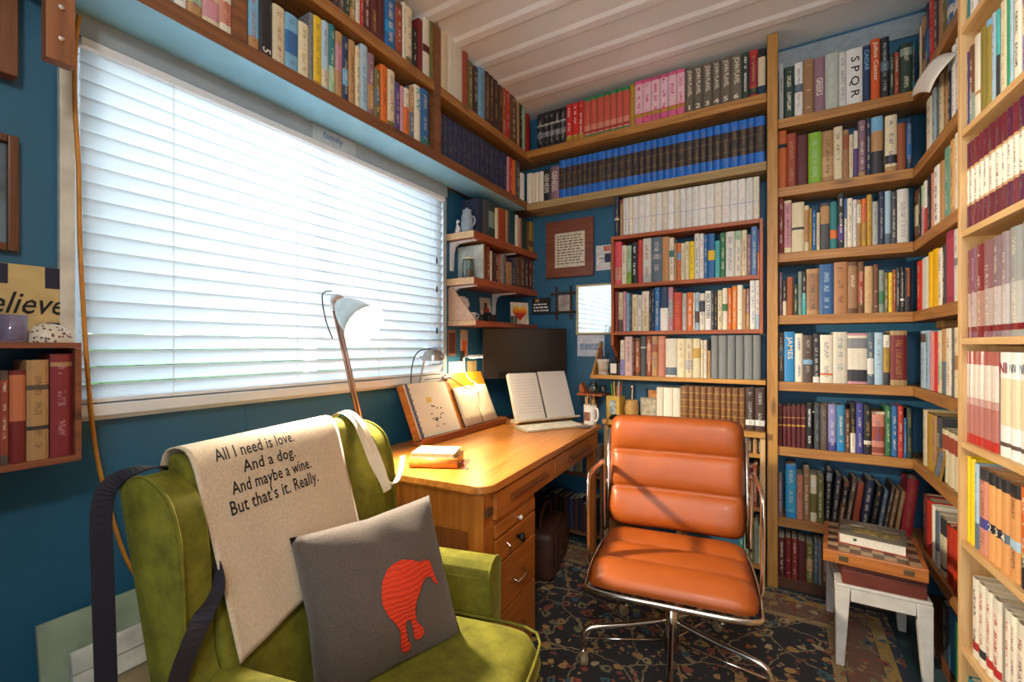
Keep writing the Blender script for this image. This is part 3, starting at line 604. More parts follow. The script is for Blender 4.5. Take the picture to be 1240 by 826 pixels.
# ---- right of the post
Rp = (0, YF + .014); z7 = (930, 30, 3.933); z8 = (930, 220, 4.588); z9 = (930, 380, 4.588); z10 = (930, 560, 4.589)
PO = 'the post'
row(z7, Rp, Bd, ZS[0], 'the top corner shelf', PO, '''52 74 185 palegrey; 75 126 200 darkgreen m=ivory i=1; 127 166 180 white b=.45/.6/slate m=grey; 167 219 165 brown b=0/1/palebrown; 220 272 155 mauve t=GREEKS tc=ivory tp=.3-.62 d=purple-brown_book_lettered_GREEKS_on_the_top_corner_shelf; 273 337 135 palegrey b=0/1/b8c0b4 m=offwhite; 338 372 130 offwhite; 373 451 112 white t=S_P_Q_R tc=black tp=.12-.85 d=wide_white_book_lettered_SPQR_on_the_top_corner_shelf; 452 489 98 darkblue t=CAESAR tc=skyblue tp=.55-.92 d=dark_blue_book_lettered_CAESAR_on_the_top_corner_shelf;
 490 534 65 dc5a20 t=Julius_Caesar tc=ivory tp=.3-.95 d=orange_book_lettered_Julius_Caesar_on_the_top_corner_shelf; 535 579 58 black b=.45/.6/slate m=palegrey; 580 601 135 darkgreen; 602 627 130 brick; 629 689 85 darkgreen b=.75/.9/greygreen m=cream; 690 712 90 teal b=.2/.9/charcoal''', .15, hmax=.38, lim=(-.0035, XC))
row(z7, Rp, Bd, ZS[1], 'the second corner shelf down', PO, '''47 89 505 c86428 b=.7/.77/black m=0; 90 134 517 brick m=tan; 135 191 525 maroon m=0; 192 256 512 lime m=palegreen; 257 312 505 tan b=.1/.5/c8a070 m=brown; 313 356 485 cream m=brown; 357 386 500 palebrown b=.6/.9/rust; 387 407 523 cream; 408 429 505 purple b=.62/1/ivory m=0; 430 467 455 mauve b=0/.08/tan m=ivory; 468 491 445 navy; 492 549 437 tan b=.75/1/skyblue,0/.4/charcoal m=0;
 558 616 430 cream b=.15/.3/black,0/.1/tan; 617 659 468 rust m=0; 660 712 445 darkblue b=.2/.9/blue m=gold''', .15, hmax=RZ[0] - ZS[1] - .006, lim=(-.0035, XC))
row(z8, Rp, Bd, ZS[2], 'the third corner shelf down', PO, '''57 89 85 darkred; 90 131 105 cream b=.1/.95/rose m=black; 132 202 115 cream b=.45/.5/charcoal m=0; 203 229 133 cream b=.2/.9/tan; 230 244 150 mustard; 245 269 160 blue; 270 289 172 cream; 290 344 118 darkgrey b=.55/.93/tan m=0; 345 386 112 teal b=.22/.4/orange m=0; 387 424 65 charcoal b=.15/.4/purple m=white i=1; 425 439 95 white b=.6/1/blue; 440 472 92 ivory; 473 494 100 white; 495 519 100 tan b=.5/.9/ivory; 520 549 95 mustard b=.5/1/orange; 550 579 72 gold b=.0/.4/mustard m=brown;
 580 614 110 palegrey; 615 649 55 navy m=palegrey; 650 684 52 paleblue b=0/.2/slate m=0; 685 717 55 darkgrey; 718 784 40 offwhite m=grey''', .15, hmax=RZ[1] - ZS[2] - .006, lim=(-.0035, XC))
row(z8, Rp, Bd, ZS[3], 'the fourth corner shelf down', PO, '''62 79 505 mauve; 80 104 550 charcoal b=0/.4/cream; 105 141 530 rust m=0; 142 167 570 darkgreen; 168 189 500 greygreen; 190 212 500 charcoal b=0/.5/turquoise; 213 284 485 tan b=.1/.9/palebrown; 285 366 460 darkblue b=0/1/2f5f94 m=paleblue; 367 444 447 a8764a m=brown; 445 499 445 brown b=.1/.92/palebrown m=cream; 500 536 445 brown b=.2/.8/brick; 537 584 470 tan b=0/1/c8a878 m=tan; 585 616 460 brown; 617 647 492 greygreen b=.2/.5/green; 648 669 505 olive; 670 694 505 yellow m=olive; 695 711 490 rust; 712 734 480 charcoal; 735 759 475 black b=.25/.3/white;
 760 799 478 black t=provocations tc=orange tp=.35-.98 d=black_book_lettered_provocations_on_the_fourth_corner_shelf_down''', .15, hmax=RZ[2] - ZS[3] - .006, lim=(-.0035, XC))
row(z9, Rp, Bd, ZS[4], 'the fifth corner shelf down', PO, '''54 89 105 umber b=.5/.7/slate; 90 149 100 brightblue t=JAMES tc=ivory tp=.45-.9 d=bright_blue_book_lettered_JAMES_on_the_fifth_corner_shelf_down; 150 194 110 ivory m=violet; 195 249 120 umber b=.38/.48/skyblue m=palegrey; 250 289 110 charcoal b=0/.12/white m=ivory; 290 361 118 ivory b=.16/.2/orange m=grey; 362 441 102 ivory m=teal; 442 551 108 ivory b=.05/.28/charcoal,.7/.9/grey,0/.05/rose,.95/1/rose m=0; 552 591 105 slate b=.2/.5/white; 592 641 105 paleblue m=grey; 642 679 118 ivory b=.25/.75/mustard,0/.25/charcoal; 680 774 95 b09060 b=.1/.92/darkred m=gold i=.4''', .15, hmax=RZ[3] - ZS[4] - .006, lim=(-.0035, XC))
SETS = dict(mar=('maroon gilt-ringed volume on the sixth corner shelf', 'maroon leather volumes beside the post'))
row(z9, Rp, Bd, ZS[5], 'the sixth corner shelf down', PO, '''56 80 512 maroon b=.5/.54/gold,.7/.72/gold m=0 s=mar; 81 105 512 maroon b=.5/.54/gold,.7/.72/gold m=0 s=mar; 106 130 512 maroon b=.5/.54/gold,.7/.72/gold m=0 s=mar; 131 158 512 maroon b=.5/.54/gold,.7/.72/gold m=0 s=mar; 159 184 512 maroon b=.5/.54/gold,.7/.72/gold m=0 s=mar; 185 211 512 maroon b=.5/.54/gold,.7/.72/gold m=0 s=mar;
 212 249 505 black m=white i=1; 256 290 505 darkgrey m=grey; 291 334 505 umber m=grey; 335 382 505 lavender b=0/.18/violet m=ivory; 383 429 510 brightblue b=.2/1/3c88b0 m=ivory; 430 457 535 brown; 458 489 500 black b=0/.4/white m=gold; 490 532 500 violet m=ivory; 533 577 515 black b=.2/.28/ivory m=gold; 578 649 560 salmon b=.05/.2/brick,.35/.7/brick; 652 686 515 green m=ivory; 687 722 515 blue m=ivory; 723 755 515 c84030 m=ivory; 756 771 580 blue; 772 850 528 2e4038 m=gold i=.5''', .15, sets=SETS, hmax=RZ[4] - ZS[5] - .006, lim=(-.0035, XC))
row(z10, Rp, Bd, ZS[6], 'the seventh corner shelf down', PO, '''56 80 -1 mauve; 98 157 15 brightblue b=.1/.9/38a0c8 m=ivory; 158 194 70 salmon m=brown; 195 234 40 palebrown; 235 271 72 cream b=.2/.6/olive,.75/.9/ivory m=0; 272 311 75 olive; 314 346 45 black b=.8/.95/grey l=2; 350 382 70 charcoal l=5; 386 418 105 brown b=.5/.9/black l=7; 424 452 85 umber l=8; 462 500 112 brick l=7 m=0; 506 555 95 navy l=7; 562 596 125 black l=8 m=gold; 606 630 150 slate l=8; 636 656 120 umber l=9; 662 686 150 palebrown l=9; 700 724 158 tan l=8 m=0; 736 800 90 a82830 l=6 m=gold i=.3''', .15, hmax=RZ[5] - ZS[6] - .006, lim=(-.0035, XC))
row(z10, Rp, Bd, .055, 'the bottom corner shelf', PO, '''56 95 .2 maroon; 96 130 .205 darkred; 131 165 .205 8a3024; 166 211 .2 maroon m=0; 212 254 .195 olive b=.3/.6/tan; 256 278 .21 slate; 279 299 .205 grey; 300 330 .2 brown; 331 360 .2 umber''', .15, hmax=.255, lim=(-.0035, XC))

# ---- right wall run behind the near bookcase
Cp, Cdr = (XC + .014, 0), (0, -1); q1 = (1090, 0, 5.507); q2 = (1090, 130, 5.507); q3 = (1090, 260, 5.507); q4 = (1090, 400, 5.507); q5 = (1090, 540, 5.507); q6 = (1090, 676, 5.507)
CO = 'the inner corner'
row(q1, Cp, Cdr, ZS[0], 'the top right-wall shelf', CO, '''122 136 .26 cream m=black; 138 158 .27 tan b=.3/.7/umber; 160 184 .29 navy b=.2/.6/blue; 186 216 .32 d03028 m=ivory; 218 248 .31 charcoal m=white i=1; 250 274 .3 tan; 276 300 .29 teal b=0/.5/olive; 302 340 .3 blue b=.2/.3/white,.5/.6/white; 342 385 .31 blue b=.1/.2/white,.7/.8/white''', .15, hmax=.38)
row(q1, Cp, Cdr, ZS[1], 'the second right-wall shelf', CO, '''166 204 .23 ivory; 206 232 .235 paleblue m=darkblue; 233 250 .24 slate; 252 280 .245 cream m=black; 281 309 .25 tan; 311 333 .255 navy b=.8/1/paleblue; 335 360 .275 white m=grey; 361 386 .28 lavender b=.1/1/white''', .15, hmax=RZ[0] - ZS[1] - .006)
row(q2, Cp, Cdr, ZS[2], 'the third right-wall shelf', CO, '''80 114 .24 brown b=.3/.7/cream; 116 134 .235 black; 136 149 .23 rose b=.6/1/palegreen; 151 171 .235 red b=.5/1/white; 173 199 .24 black m=grey; 201 214 .235 salmon; 216 254 .245 white m=black i=1; 256 284 .24 tan m=0; 286 324 .27 teal b=0/1/6a9a8a m=ivory; 326 354 .275 tan b=.1/1/d8a868; 356 386 .28 ivory''', .15, hmax=RZ[1] - ZS[2] - .006)
row(q3, Cp, Cdr, ZS[3], 'the fourth right-wall shelf', CO, '''106 134 .225 d03428 m=ivory; 136 180 .225 offwhite m=0; 182 206 .235 e8b818 m=orange; 207 244 .235 e8b010 m=0; 246 274 .225 ivory b=.3/.36/white; 276 292 .23 charcoal m=white i=1; 294 348 .28 98304a b=.1/.9/a84058 m=0; 350 386 .26 offwhite b=.5/.6/grey''', .15, hmax=RZ[2] - ZS[3] - .006)
row(q4, Cp, Cdr, ZS[4], 'the fifth right-wall shelf', CO, '''128 162 .25 paleblue b=.8/.95/umber; 164 188 .25 skyblue b=0/1/94b4cc; 190 206 .245 rose; 207 219 .24 salmon; 220 242 .24 d02830 m=0; 244 268 .245 cream b=.2/.5/palegreen; 270 294 .25 tan b=0/.5/slate; 296 336 .25 ivory; 338 349 .25 darkgrey; 351 386 .25 cream b=.4/.6/palebrown''', .15, hmax=RZ[3] - ZS[4] - .006)
row(q4, Cp, Cdr, ZS[5], 'the sixth right-wall shelf', CO, '''146 170 .24 cream; 171 205 .235 mustard m=0; 206 234 .235 tan; 236 268 .235 darkgrey; 272 308 .2 cream b=.62/.9/brick m=0; 310 350 .2 cream b=.62/.9/brick m=0; 352 386 .2 cream b=.62/.9/brick m=0''', .15, hmax=RZ[4] - ZS[5] - .006)
row(q5, Cp, Cdr, ZS[6], 'the seventh right-wall shelf', CO, '''150 168 .24 maroon m=gold; 169 204 .235 b83024 m=0; 206 222 .23 ivory m=0; 226 252 .22 white b=.3/1/slate; 256 300 .22 cream b=.7/1/charcoal,.1/.15/charcoal m=0; 302 338 .215 c03a24 m=0; 340 386 .225 c83c20 m=0''', .15, hmax=RZ[5] - ZS[6] - .006)
row(q6, Cp, Cdr, .055, 'the bottom right-wall shelf', CO, '''270 314 .21 charcoal; 316 358 .22 2c7ca8 m=0; 360 388 .21 2c7c40 m=0''', .15, hmax=.255)

# ---- near bookcase
def np_(d): q = N0 - NN * d; return (q.x, q.y)
Nd = (ND.x, ND.y); NP = np_(.014); NF = 'the far side panel'
SETS = dict(mc=('maroon cream-banded volume on the pale bookcase', 'maroon and cream volumes on the pale bookcase'), gl=('glossy sleeved volume on the pale bookcase', 'glossy sleeved volumes on the pale bookcase'), rw=('red pictured volume on the pale bookcase', 'red and white volumes on the pale bookcase'),
    niv=('tall white commentary on the pale bookcase', 'white commentaries on the pale bookcase'), wl=('thick white lettered volume on the pale bookcase', 'thick white lettered volumes on the pale bookcase'))
row(q1, NP, Nd, NZ[0] + .02, 'the top pale shelf', NF, '416 452 .26 teal b=.3/.5/white; 454 500 .27 white b=.4/.8/turquoise; 504 560 .27 palegrey; 562 620 .26 cream', .16, hmax=.28, lim=(.0215, 9))
row(q1, NP, Nd, NZ[1] + .02, 'the second pale shelf', NF, '''418 446 .235 purple m=ivory i=1; 448 484 .24 brown b=0/.4/greygreen m=ivory; 486 524 .25 ivory b=.3/.34/tan m=0; 526 562 .25 8a7a34 m=olive; 564 600 .25 94843c b=.93/1/skyblue m=olive; 602 630 .25 paleblue; 632 654 .245 turquoise b=0/.5/charcoal; 656 704 .25 cream b=0/1/d8d0b0 m=tan; 706 724 .245 2c9c70 m=0; 726 744 .24 paleblue; 746 798 .25 ivory m=black i=1; 800 850 .25 lavender b=.4/.7/ivory; 852 910 .25 cream; 912 980 .25 darkblue''', .16, hmax=.28, lim=(.0215, 9))
bx = [414, 432, 456, 482, 516, 546, 576, 622, 666, 700, 742, 778, 826, 880, 940, 1000]
row(q2, NP, Nd, NZ[2] + .02, 'the third pale shelf', NF, '; '.join(f'{a} {b_ - 1} .262 {random.choice(["6a2634", "5a2440", "702a34"])} b=.3/.68/f0ead8,.68/.71/c8a070,.27/.3/c8a070 m=6a5a58 i=.8 r=.25 s=mc' for a, b_ in zip(bx, bx[1:])), .16, sets=SETS, hmax=.28, lim=(.0215, 9))
bx = [412, 464, 498, 545, 605, 660, 714, 800, 880, 970]
row(q3, NP, Nd, NZ[3] + .02, 'the fourth pale shelf', NF, '; '.join(f'{a} {b_ - 2} {.265 + .002 * i} {c} b=.12/.5/{c2},.06/.12/darkred m=ivory i=.4 r=.12 s=gl' for i, (a, b_, c, c2) in enumerate(zip(bx, bx[1:], ['7a3c44', '845060', '7c3034', '886068', '806a70', '8c7c80', '989a98', 'a0a4a4', 'a8a8a8'], ['a88c80', 'b09c98', 'a88070', 'b0a098', 'b8acac', 'b8b0b0', 'b4b4b0', 'bcbcb8', 'c0c0c0']))), .16, sets=SETS, hmax=.28, lim=(.0215, 9))
bx = [426, 450, 476, 510, 542, 592, 642]
d = [f'{a} {b_ - 1} .275 c09890 b=0/.1/red,.1/.42/b07068,.5/.86/d8ccc0,.86/1/a85850 m=0 r=.25 s=rw' for a, b_ in zip(bx, bx[1:])] + ['652 719 .275 white b=.3/.75/cream,.1/.14/umber m=mustard i=.6 t=NI tc=crimson tp=.8-.9 up=1 s=niv', '721 784 .275 white b=.3/.75/cream,.1/.14/umber m=mustard i=.6 t=NIV tc=slate tp=.8-.9 up=1 s=niv', '786 860 .275 white b=.3/.75/cream,.1/.14/umber m=mustard i=.6 t=NIV tc=slate tp=.8-.9 up=1 s=niv', '862 940 .275 white m=grey']
row(q4, NP, Nd, NZ[4] + .02, 'the fifth pale shelf', NF, '; '.join(d), .16, sets=SETS, hmax=.28, lim=(.0215, 9))
row(q5, NP, Nd, NZ[5] + .02, 'the sixth pale shelf', NF, '''432 458 .26 brightyellow m=0; 460 488 .258 f4d020 m=0; 490 514 .25 paleblue b=0/.3/slate; 516 574 .245 salmon b=.86/1/charcoal,.3/.42/violet m=brown; 576 622 .245 e0a060 b=.86/1/black,.32/.42/black t=2 tc=ivory tp=.33-.41 up=1 d=orange_volume_with_black_top_and_figure_two_on_the_pale_bookcase; 624 660 .245 e0a060 b=.86/1/black,.32/.42/black t=3 tc=ivory tp=.33-.41 up=1 d=orange_volume_with_black_top_and_figure_three_on_the_pale_bookcase; 662 712 .245 e0a060 b=.86/1/black,.32/.42/slate t=4 tc=ivory tp=.33-.41 up=1 d=orange_volume_with_black_top_and_figure_four_on_the_pale_bookcase; 714 786 .245 e0a060 b=.86/1/black,.32/.42/paleblue m=brown; 790 850 .25 d06828 b=0/.3/black,.3/.36/mustard m=ivory; 852 920 .25 brown''', .16, hmax=.28, lim=(.0215, 9))
d = []
for a, b_ in ((472, 512), (513, 555), (562, 602), (603, 660), (688, 724), (725, 762), (763, 830), (836, 900)): d.append(f'{a} {b_} .235 {random.choice(["ivory", "f0ead0"])} b=.1/.2/{random.choice(["red", "red", "charcoal"])},.2/.85/e8dcc8 m={random.choice(["darkred", "red", "charcoal"])} i=1 s=wl')
row(q6, NP, Nd, NZ[6] + .02, 'the seventh pale shelf', NF, '; '.join(d), .16, sets=SETS, hmax=.28, lim=(.0215, 9))
row(q6, NP, Nd, .04, 'the bottom pale shelf', NF, '440 470 .2 teal; 472 520 .2 green; 522 600 .2 cream', .16, hmax=.28, lim=(.0215, 9))
# ---- bracket shelf books
b1 = (540, 230, 8.26); BKp = (XBS - .03, 0)
row(b1, BKp, Ld, ZB[0] + .04, 'the uppermost bracket shelf', 'the stoneware jug', '''318 374 95 navy m=0; 376 434 100 darkgrey m=0; 436 499 128 darkgreen b=.3/.75/greygreen m=0; 500 530 185 cream m=0; 532 604 190 9c4628 m=0; 606 629 205 tan; 631 699 220 234a50 m=0; 700 734 255 ivory m=0; 736 764 285 salmon; 766 814 290 darkgreen m=0; 816 838 320 brown; 840 885 325 mustard b=.2/.4/brown''', .12)
row(b1, BKp, Ld, ZB[1] + .04, 'the middle bracket shelf', 'the glass jar', '''368 412 520 brown m=0; 414 448 570 7a3020; 450 466 612 cream; 468 498 630 darkbrown m=0; 500 528 640 maroon; 530 558 650 rust; 560 588 650 grey; 590 610 665 umber; 612 640 720 tan; 642 664 725 palebrown; 668 692 690 navy; 694 748 680 umber m=tan; 750 788 670 brown; 790 828 680 darkbrown; 832 860 700 maroon; 862 900 710 umber''', .12)
# ---- small box shelf, left
XS = -1.69
bxs = thing('box_shelf', 'small open wooden box shelf with old books below the sign', 'shelf', (XW + .08, .33, .95))
bw = wood('box_shelf_wood', '9a5a3a', '74402a', 'y', .5)
B().box((XW + .001, .12, .957), (-1.535, .446, .972)).obj('bottom_board', bw, bxs); B().box((XW + .001, .12, 1.243), (-1.535, .446, 1.256)).obj('top_board', bw, bxs)
B().box((XW + .001, .434, .9725), (-1.535, .446, 1.2425)).obj('side_board', bw, bxs); B().box((XW + .001, .12, .9725), (-1.535, .132, 1.2425)).obj('side_board', bw, bxs)
row((0, 300, 3.06), (-1.545, 0), Ld, .972, 'the small box shelf', 'its window-side board', '''-60 -2 460 umber; 0 34 457 umber b=.1/.9/brick; 36 98 455 darkred b=.45/.95/c8744c m=0; 100 184 417 b08858 b=.3/.34/charcoal,.7/.75/umber m=brown i=.6; 188 271 395 8a2c30 b=.88/.92/tan m=rose i=.5''', .11, True)
emit_books(280)

# flat-lying books on top of the sixth corner shelf row, loose sheet on the top shelf
def flatbook(name, label, lo, hi, col, rotz=0, cat='book'):
    c = Vector(((lo[0] + hi[0]) / 2, (lo[1] + hi[1]) / 2, lo[2])); w_, d_, h_ = hi[0] - lo[0], hi[1] - lo[1], hi[2] - lo[2]
    t = thing(name, label, cat, c, rotz, None, True); cm_ = mat('cover_' + col, col, .5)
    b = B(); b.box((-w_ / 2, -d_ / 2, 0), (w_ / 2, d_ / 2, .0025)); b.obj('cover', cm_, t)
    B().box((-w_ / 2, -d_ / 2, h_ - .0025), (w_ / 2, d_ / 2, h_)).obj('cover', cm_, t)
    B().box((-w_ / 2, -d_ / 2, .0026), (-w_ / 2 + .003, d_ / 2, h_ - .0026)).obj('spine', cm_, t)
    B().box((-w_ / 2 + .0035, -d_ / 2 + .004, .0026), (w_ / 2 - .004, d_ / 2 - .004, h_ - .0026)).obj('page_block', mat('page_edges', 'd8ccae', .85, nscale=90), t); return t
flatbook('book', 'pale booklet lying flat on the maroon leather volumes', (.005, YF + .02, .9115), (.215, YF + .16, .918), 'c9c4b4')
flatbook('book', 'ring-bound tan notebook lying flat above the maroon leather volumes', (.02, YF + .025, .9185), (.15, YF + .15, .935), 'a8905e')
flatbook('book', 'brown book lying flat along the sixth corner shelf', (.24, YF + .03, .918), (.46, YF + .16, .936), '8a5a30')
# ---------------------------------------------------------------- loose sheet, curling over the shelf edge
sheet = B()
def sheet_fn(a, b_):
    p = onX(1103, 119, .50).lerp(onX(1129, 73, .520), b_); q = onX(1126, 112, .49).lerp(onX(1160, 64, .545), b_)
    r = p.lerp(q, a); r.z += .012 * math.sin(math.pi * a); r.x -= .012 * math.sin(math.pi * b_); return r
sheet.grid(sheet_fn, 6, 8)
so = sheet.obj('paper_sheet', PAPER, None, 0, 1, True); so.modifiers.new('thickness', 'SOLIDIFY').thickness = .0008
tag(so, 'loose white paper sheet curling off the upper corner shelf', 'paper')

# ================================================================ ITEMS ON THE LEFT WALL
# believe sign
sg = thing('wooden_sign', 'cream and navy checked sign reading believe', 'sign', (-1.66, .33, 1.2568))
B().box((XW + .004, .10, 1.2566), (XW + .02, .470, 1.456)).obj('board', mat('sign_cream', 'c8b078', .7, nscale=20, namt=.12), sg)
NV = mat('sign_navy', '1d2238', .7)
for y0, y1, z0, z1_ in ((.14, .345, 1.405, 1.455), (.412, .4695, 1.40, 1.4555), (.415, .4695, 1.258, 1.31)): B().box((XW + .0202, y0, z0), (XW + .0212, y1, z1_)).obj('check', NV, sg)
text_on('believe', .17, .055, INK, sg, Matrix.Translation((XW + .0216, .366, 1.358)) @ Matrix.Rotation(R(90), 4, 'Z') @ Matrix.Rotation(R(90), 4, 'X'), shear=.35, bold=.005)
# shell
sl = B(); 
def shell(a, b_):
    th = math.pi * a; ph = math.pi * (b_ - .5) * 2 * .5; r = math.cos(ph)
    return Vector((-1.60 + .035 * r * math.cos(th), .405 + .046 * math.sin(ph), 1.2566 + .052 * r * math.sin(th) * (1.1 - .3 * b_)))
sl.grid(shell, 14, 14)
def shell_mat():
    m, nt, p, N, L = nodes('spotted_shell'); tc = N('ShaderNodeTexCoord'); v = N('ShaderNodeTexVoronoi'); v.inputs['Scale'].default_value = 110; L(tc.outputs['Object'], v.inputs['Vector'])
    cr = N('ShaderNodeValToRGB'); cr.color_ramp.elements[0].position = .25; cr.color_ramp.elements[0].color = (*lin('5a3a34'), 1); cr.color_ramp.elements[1].position = .4; cr.color_ramp.elements[1].color = (*lin('d8cdb8'), 1); L(v.outputs['Distance'], cr.inputs[0]); L(cr.outputs[0], p.inputs['Base Color']); p.inputs['Roughness'].default_value = .4; return m
tag(sl.obj('sea_shell', shell_mat(), None, 0, 1, True), 'spotted cream sea shell on the small box shelf', 'shell')
cg = thing('candle_glass', 'purple candle in a glass on the small box shelf', 'candle', (-1.59, .335, 1.2566), 0, None, True)
B().lathe([(.024, 0), (.026, .006), (.027, .066), (.025, .066), (.0245, .008), (.0, .007)], 18, None, False).obj('glass', mat('lilac_glass', 'c8b8e0', .1, trans=.7), cg, 0, 1, True)
B().lathe([(.0235, .009), (.0235, .045)], 16).obj('wax', mat('purple_wax', '9a7ac0', .5), cg)
# picture frame and brown shelf end at the left edge
pf = thing('picture_frame', 'small gilt-edged picture frame on the teal wall', 'picture', (XW + .01, .29, 1.48))
fw = wood('dark_gilt_frame', '7a4a2a', '4a2c1a', 'z', .4)
for lo, hi in (((.345, 1.487), (.365, 1.78)), ((.16, 1.487), (.18, 1.78)), ((.1805, 1.487), (.3445, 1.507)), ((.1805, 1.76), (.3445, 1.78))): B().box((XW + .002, lo[0], lo[1]), (XW + .022, hi[0], hi[1])).obj('frame_bar', fw, pf, .003)
B().box((XW + .003, .1805, 1.5075), (XW + .008, .3445, 1.7595)).obj('print', mat('grey_blue_print', '6a7f88', .4, nscale=9, namt=.5), pf)
ws = B().box((XW + .001, .10, 1.922), (XW + .045, .358, 2.165)).obj('wall_cabinet_end', wood('cabinet_end_wood', '8a5634', '653a22', 'z', .5), None, .003)
tag(ws, 'brown wooden cabinet panel at the far window end of the teal wall', 'cabinet')
# orange extension cable
ext = B().tube(smoothpath([onX(96, 18, XW + .06), onX(91, 60, XW + .05), onX(91, 130, XW + .05), onX(95, 200, XW + .05), onX(97, 300, XW + .05), onX(106, 450, XW + .05), onX(116, 545, XW + .045), onX(134, 620, XW + .04), onX(152, 675, XW + .04), onX(172, 712, XW + .04), onX(192, 780, XW + .05), (XW + .08, 1.0, .05), (XW + .15, 1.1, .012)]), .0055, 8)
tag(ext.obj('extension_cable', mat('orange_cable', 'c8862e', .5), None, 0, 1, True), 'orange extension cable hanging down beside the blind', 'cable')
# family plaque
fam = thing('plaque', 'small grey plaque reading family on the window head board', 'plaque', (XW + .03, 1.31, 2.09))
pl_a, pl_b = onX(378, 150, XW + .034), onX(429, 195, XW + .034)
B().box((XW + .0305, 1.20, 2.097), (XW + .036, 1.42, 2.164)).obj('board', mat('plaque_grey', 'bcc6ca', .6), fam)
text_on('family', .10, .036, mat('plaque_lettering', '3f7cb0', .6), fam, Matrix.Translation((XW + .0364, 1.30, 2.135)) @ Matrix.Rotation(R(90), 4, 'Z') @ Matrix.Rotation(R(90), 4, 'X'), bold=.01)

# ================================================================ ITEMS ON THE BRACKET SHELVES
z = ZB[0] + .0406
STONE = mat('grey_stoneware', '9aa6ae', .3, nscale=18, namt=.25)
jg = thing('stoneware_jug', 'grey-blue stoneware jug with a lid on the uppermost bracket shelf', 'jug', (-1.575, 2.165, z), 0, None, True)
B().lathe([(.026, 0), (.034, .02), (.036, .06), (.034, .10), (.026, .118), (.026, .128)], 20).obj('body', STONE, jg, 0, 1, True)
B().lathe([(.028, .1283), (.028, .136), (.012, .144), (.008, .15), (.0, .153)], 16).obj('lid', STONE, jg, 0, 1, True)
B().tube(smoothpath([(.033, .0, .095), (.05, 0, .09), (.055, 0, .06), (.035, 0, .035)]), .005, 6).obj('handle', STONE, jg, 0, 1, True)
dg = thing('dog_figurine', 'small black and white dog figurine beside the stoneware jug', 'figurine', (-1.62, 2.137, z), R(-20), None, True)
WB = mat('black_white_glaze', 'd8d8d6', .25, nscale=40, namt=.6)
B().lathe([(.016, 0), (.018, .014), (.014, .036), (.009, .05), (.006, .056)], 14).obj('body', WB, dg, 0, 1, True)
B().lathe([(.004, .05), (.0125, .062), (.011, .074), (.004, .08)], 12).obj('head', WB, dg, 0, 1, True)
for s in (-1, 1): B().lathe([(.0045, 0), (.003, .016), (.001, .02)], 8, Matrix.Translation((s * .011, 0, .062)) @ Matrix.Rotation(R(170), 4, 'X')).obj('ear', BLACK, dg)
z = ZB[1] + .0406
jr = thing('glass_jar', 'lidded glass jar with brown contents on the middle bracket shelf', 'jar', (-1.565, 2.165, z), 0, None, True)
B().lathe([(.035, 0), (.037, .01), (.037, .085), (.031, .10), (.033, .112), (.030, .112), (.029, .10), (.034, .083), (.034, .012), (.0, .006)], 22, None, False).obj('glass_body', GLASS, jr, 0, 1, True)
B().lathe([(.03, .008), (.031, .02), (.028, .05), (.012, .058)], 16).obj('contents', mat('brown_beans', '7a5a3a', .7, nscale=120, namt=.6, bump=.6), jr)
B().lathe([(.034, .1125), (.034, .12), (.02, .124)], 20).obj('lid', mat('cream_lid', 'd8cfb8', .4), jr, 0, 1, True)
ca = thing('art_print', 'pale landscape print standing behind the glass jar', 'print', (-1.6, 2.215, z))
B().box((-1.685, 2.222, z), (-1.50, 2.228, z + .205)).obj('card', mat('pale_landscape', 'c4ccc4', .6, nscale=14, namt=.3), ca)
B().box((-1.499, 2.221, z), (-1.4955, 2.229, z + .205)).obj('edge_strip', mat('tan_strip', 'b0864e', .6), ca)
bk = flatbook('book', 'tan book lying flat on the small books of the middle bracket shelf', (-1.60, 2.335, ZB[1] + .04 + .135), (-1.53, 2.46, ZB[1] + .04 + .147), 'b08050')
z = ZB[2] + .0306
FL = mat('floral_china', 'd8cfc4', .2, nscale=45, namt=.4)
tcup = thing('teacup', 'floral china teacup on its saucer on the lowest bracket shelf', 'teacup', (-1.575, 2.215, z), 0, None, True)
B().lathe([(.042, .004), (.045, .008), (.03, .004), (.012, .002)], 22).obj('saucer', FL, tcup, 0, 1, True)
B().lathe([(.015, .0085), (.022, .02), (.028, .05), (.0265, .05), (.02, .022), (.0, .012)], 20, None, False).obj('cup', FL, tcup, 0, 1, True)
B().tube(smoothpath([(.012, .024, .042), (.02, .04, .04), (.02, .036, .022), (.01, .02, .018)]), .003, 6).obj('handle', FL, tcup, 0, 1, True)
plt = B().lathe([(.001, 0), (.03, .002), (.045, .008), (.044, .010), (.0, .004)], 22, Matrix.Translation((-1.64, 2.205, z + .105)) @ Matrix.Rotation(R(65), 4, 'Z') @ Matrix.Rotation(R(84), 4, 'X'))
pl_ = thing('china_plate', 'floral china plate propped on a stand behind the teacup', 'plate', (-1.64, 2.205, z))
plt.obj('plate', FL, pl_, 0, 1, True); B().box((-1.665, 2.19, z), (-1.63, 2.235, z + .062)).obj('stand', mat('dark_stand', '3a2a24', .6), pl_)
def card(name, label, c, w_, h_, rotz, col, tilt=0, accents=(), cat='card', group=None):
    t = thing(name, label, cat, c, rotz, group, True); M = Matrix.Rotation(tilt, 4, 'X')
    B().box((-w_ / 2, -.001, 0), (w_ / 2, .001, h_), M).obj('card_sheet', mat('card_' + col, col, .6, nscale=25, namt=.2), t)
    for a0, a1, b0, b1, cc in accents: B().box((a0 * w_, -.0016, b0 * h_), (a1 * w_, -.0011, b1 * h_), M).obj('printed_patch', mat('print_' + cc, cc, .6, nscale=40, namt=.4), t)
    return t
RW = R(70)
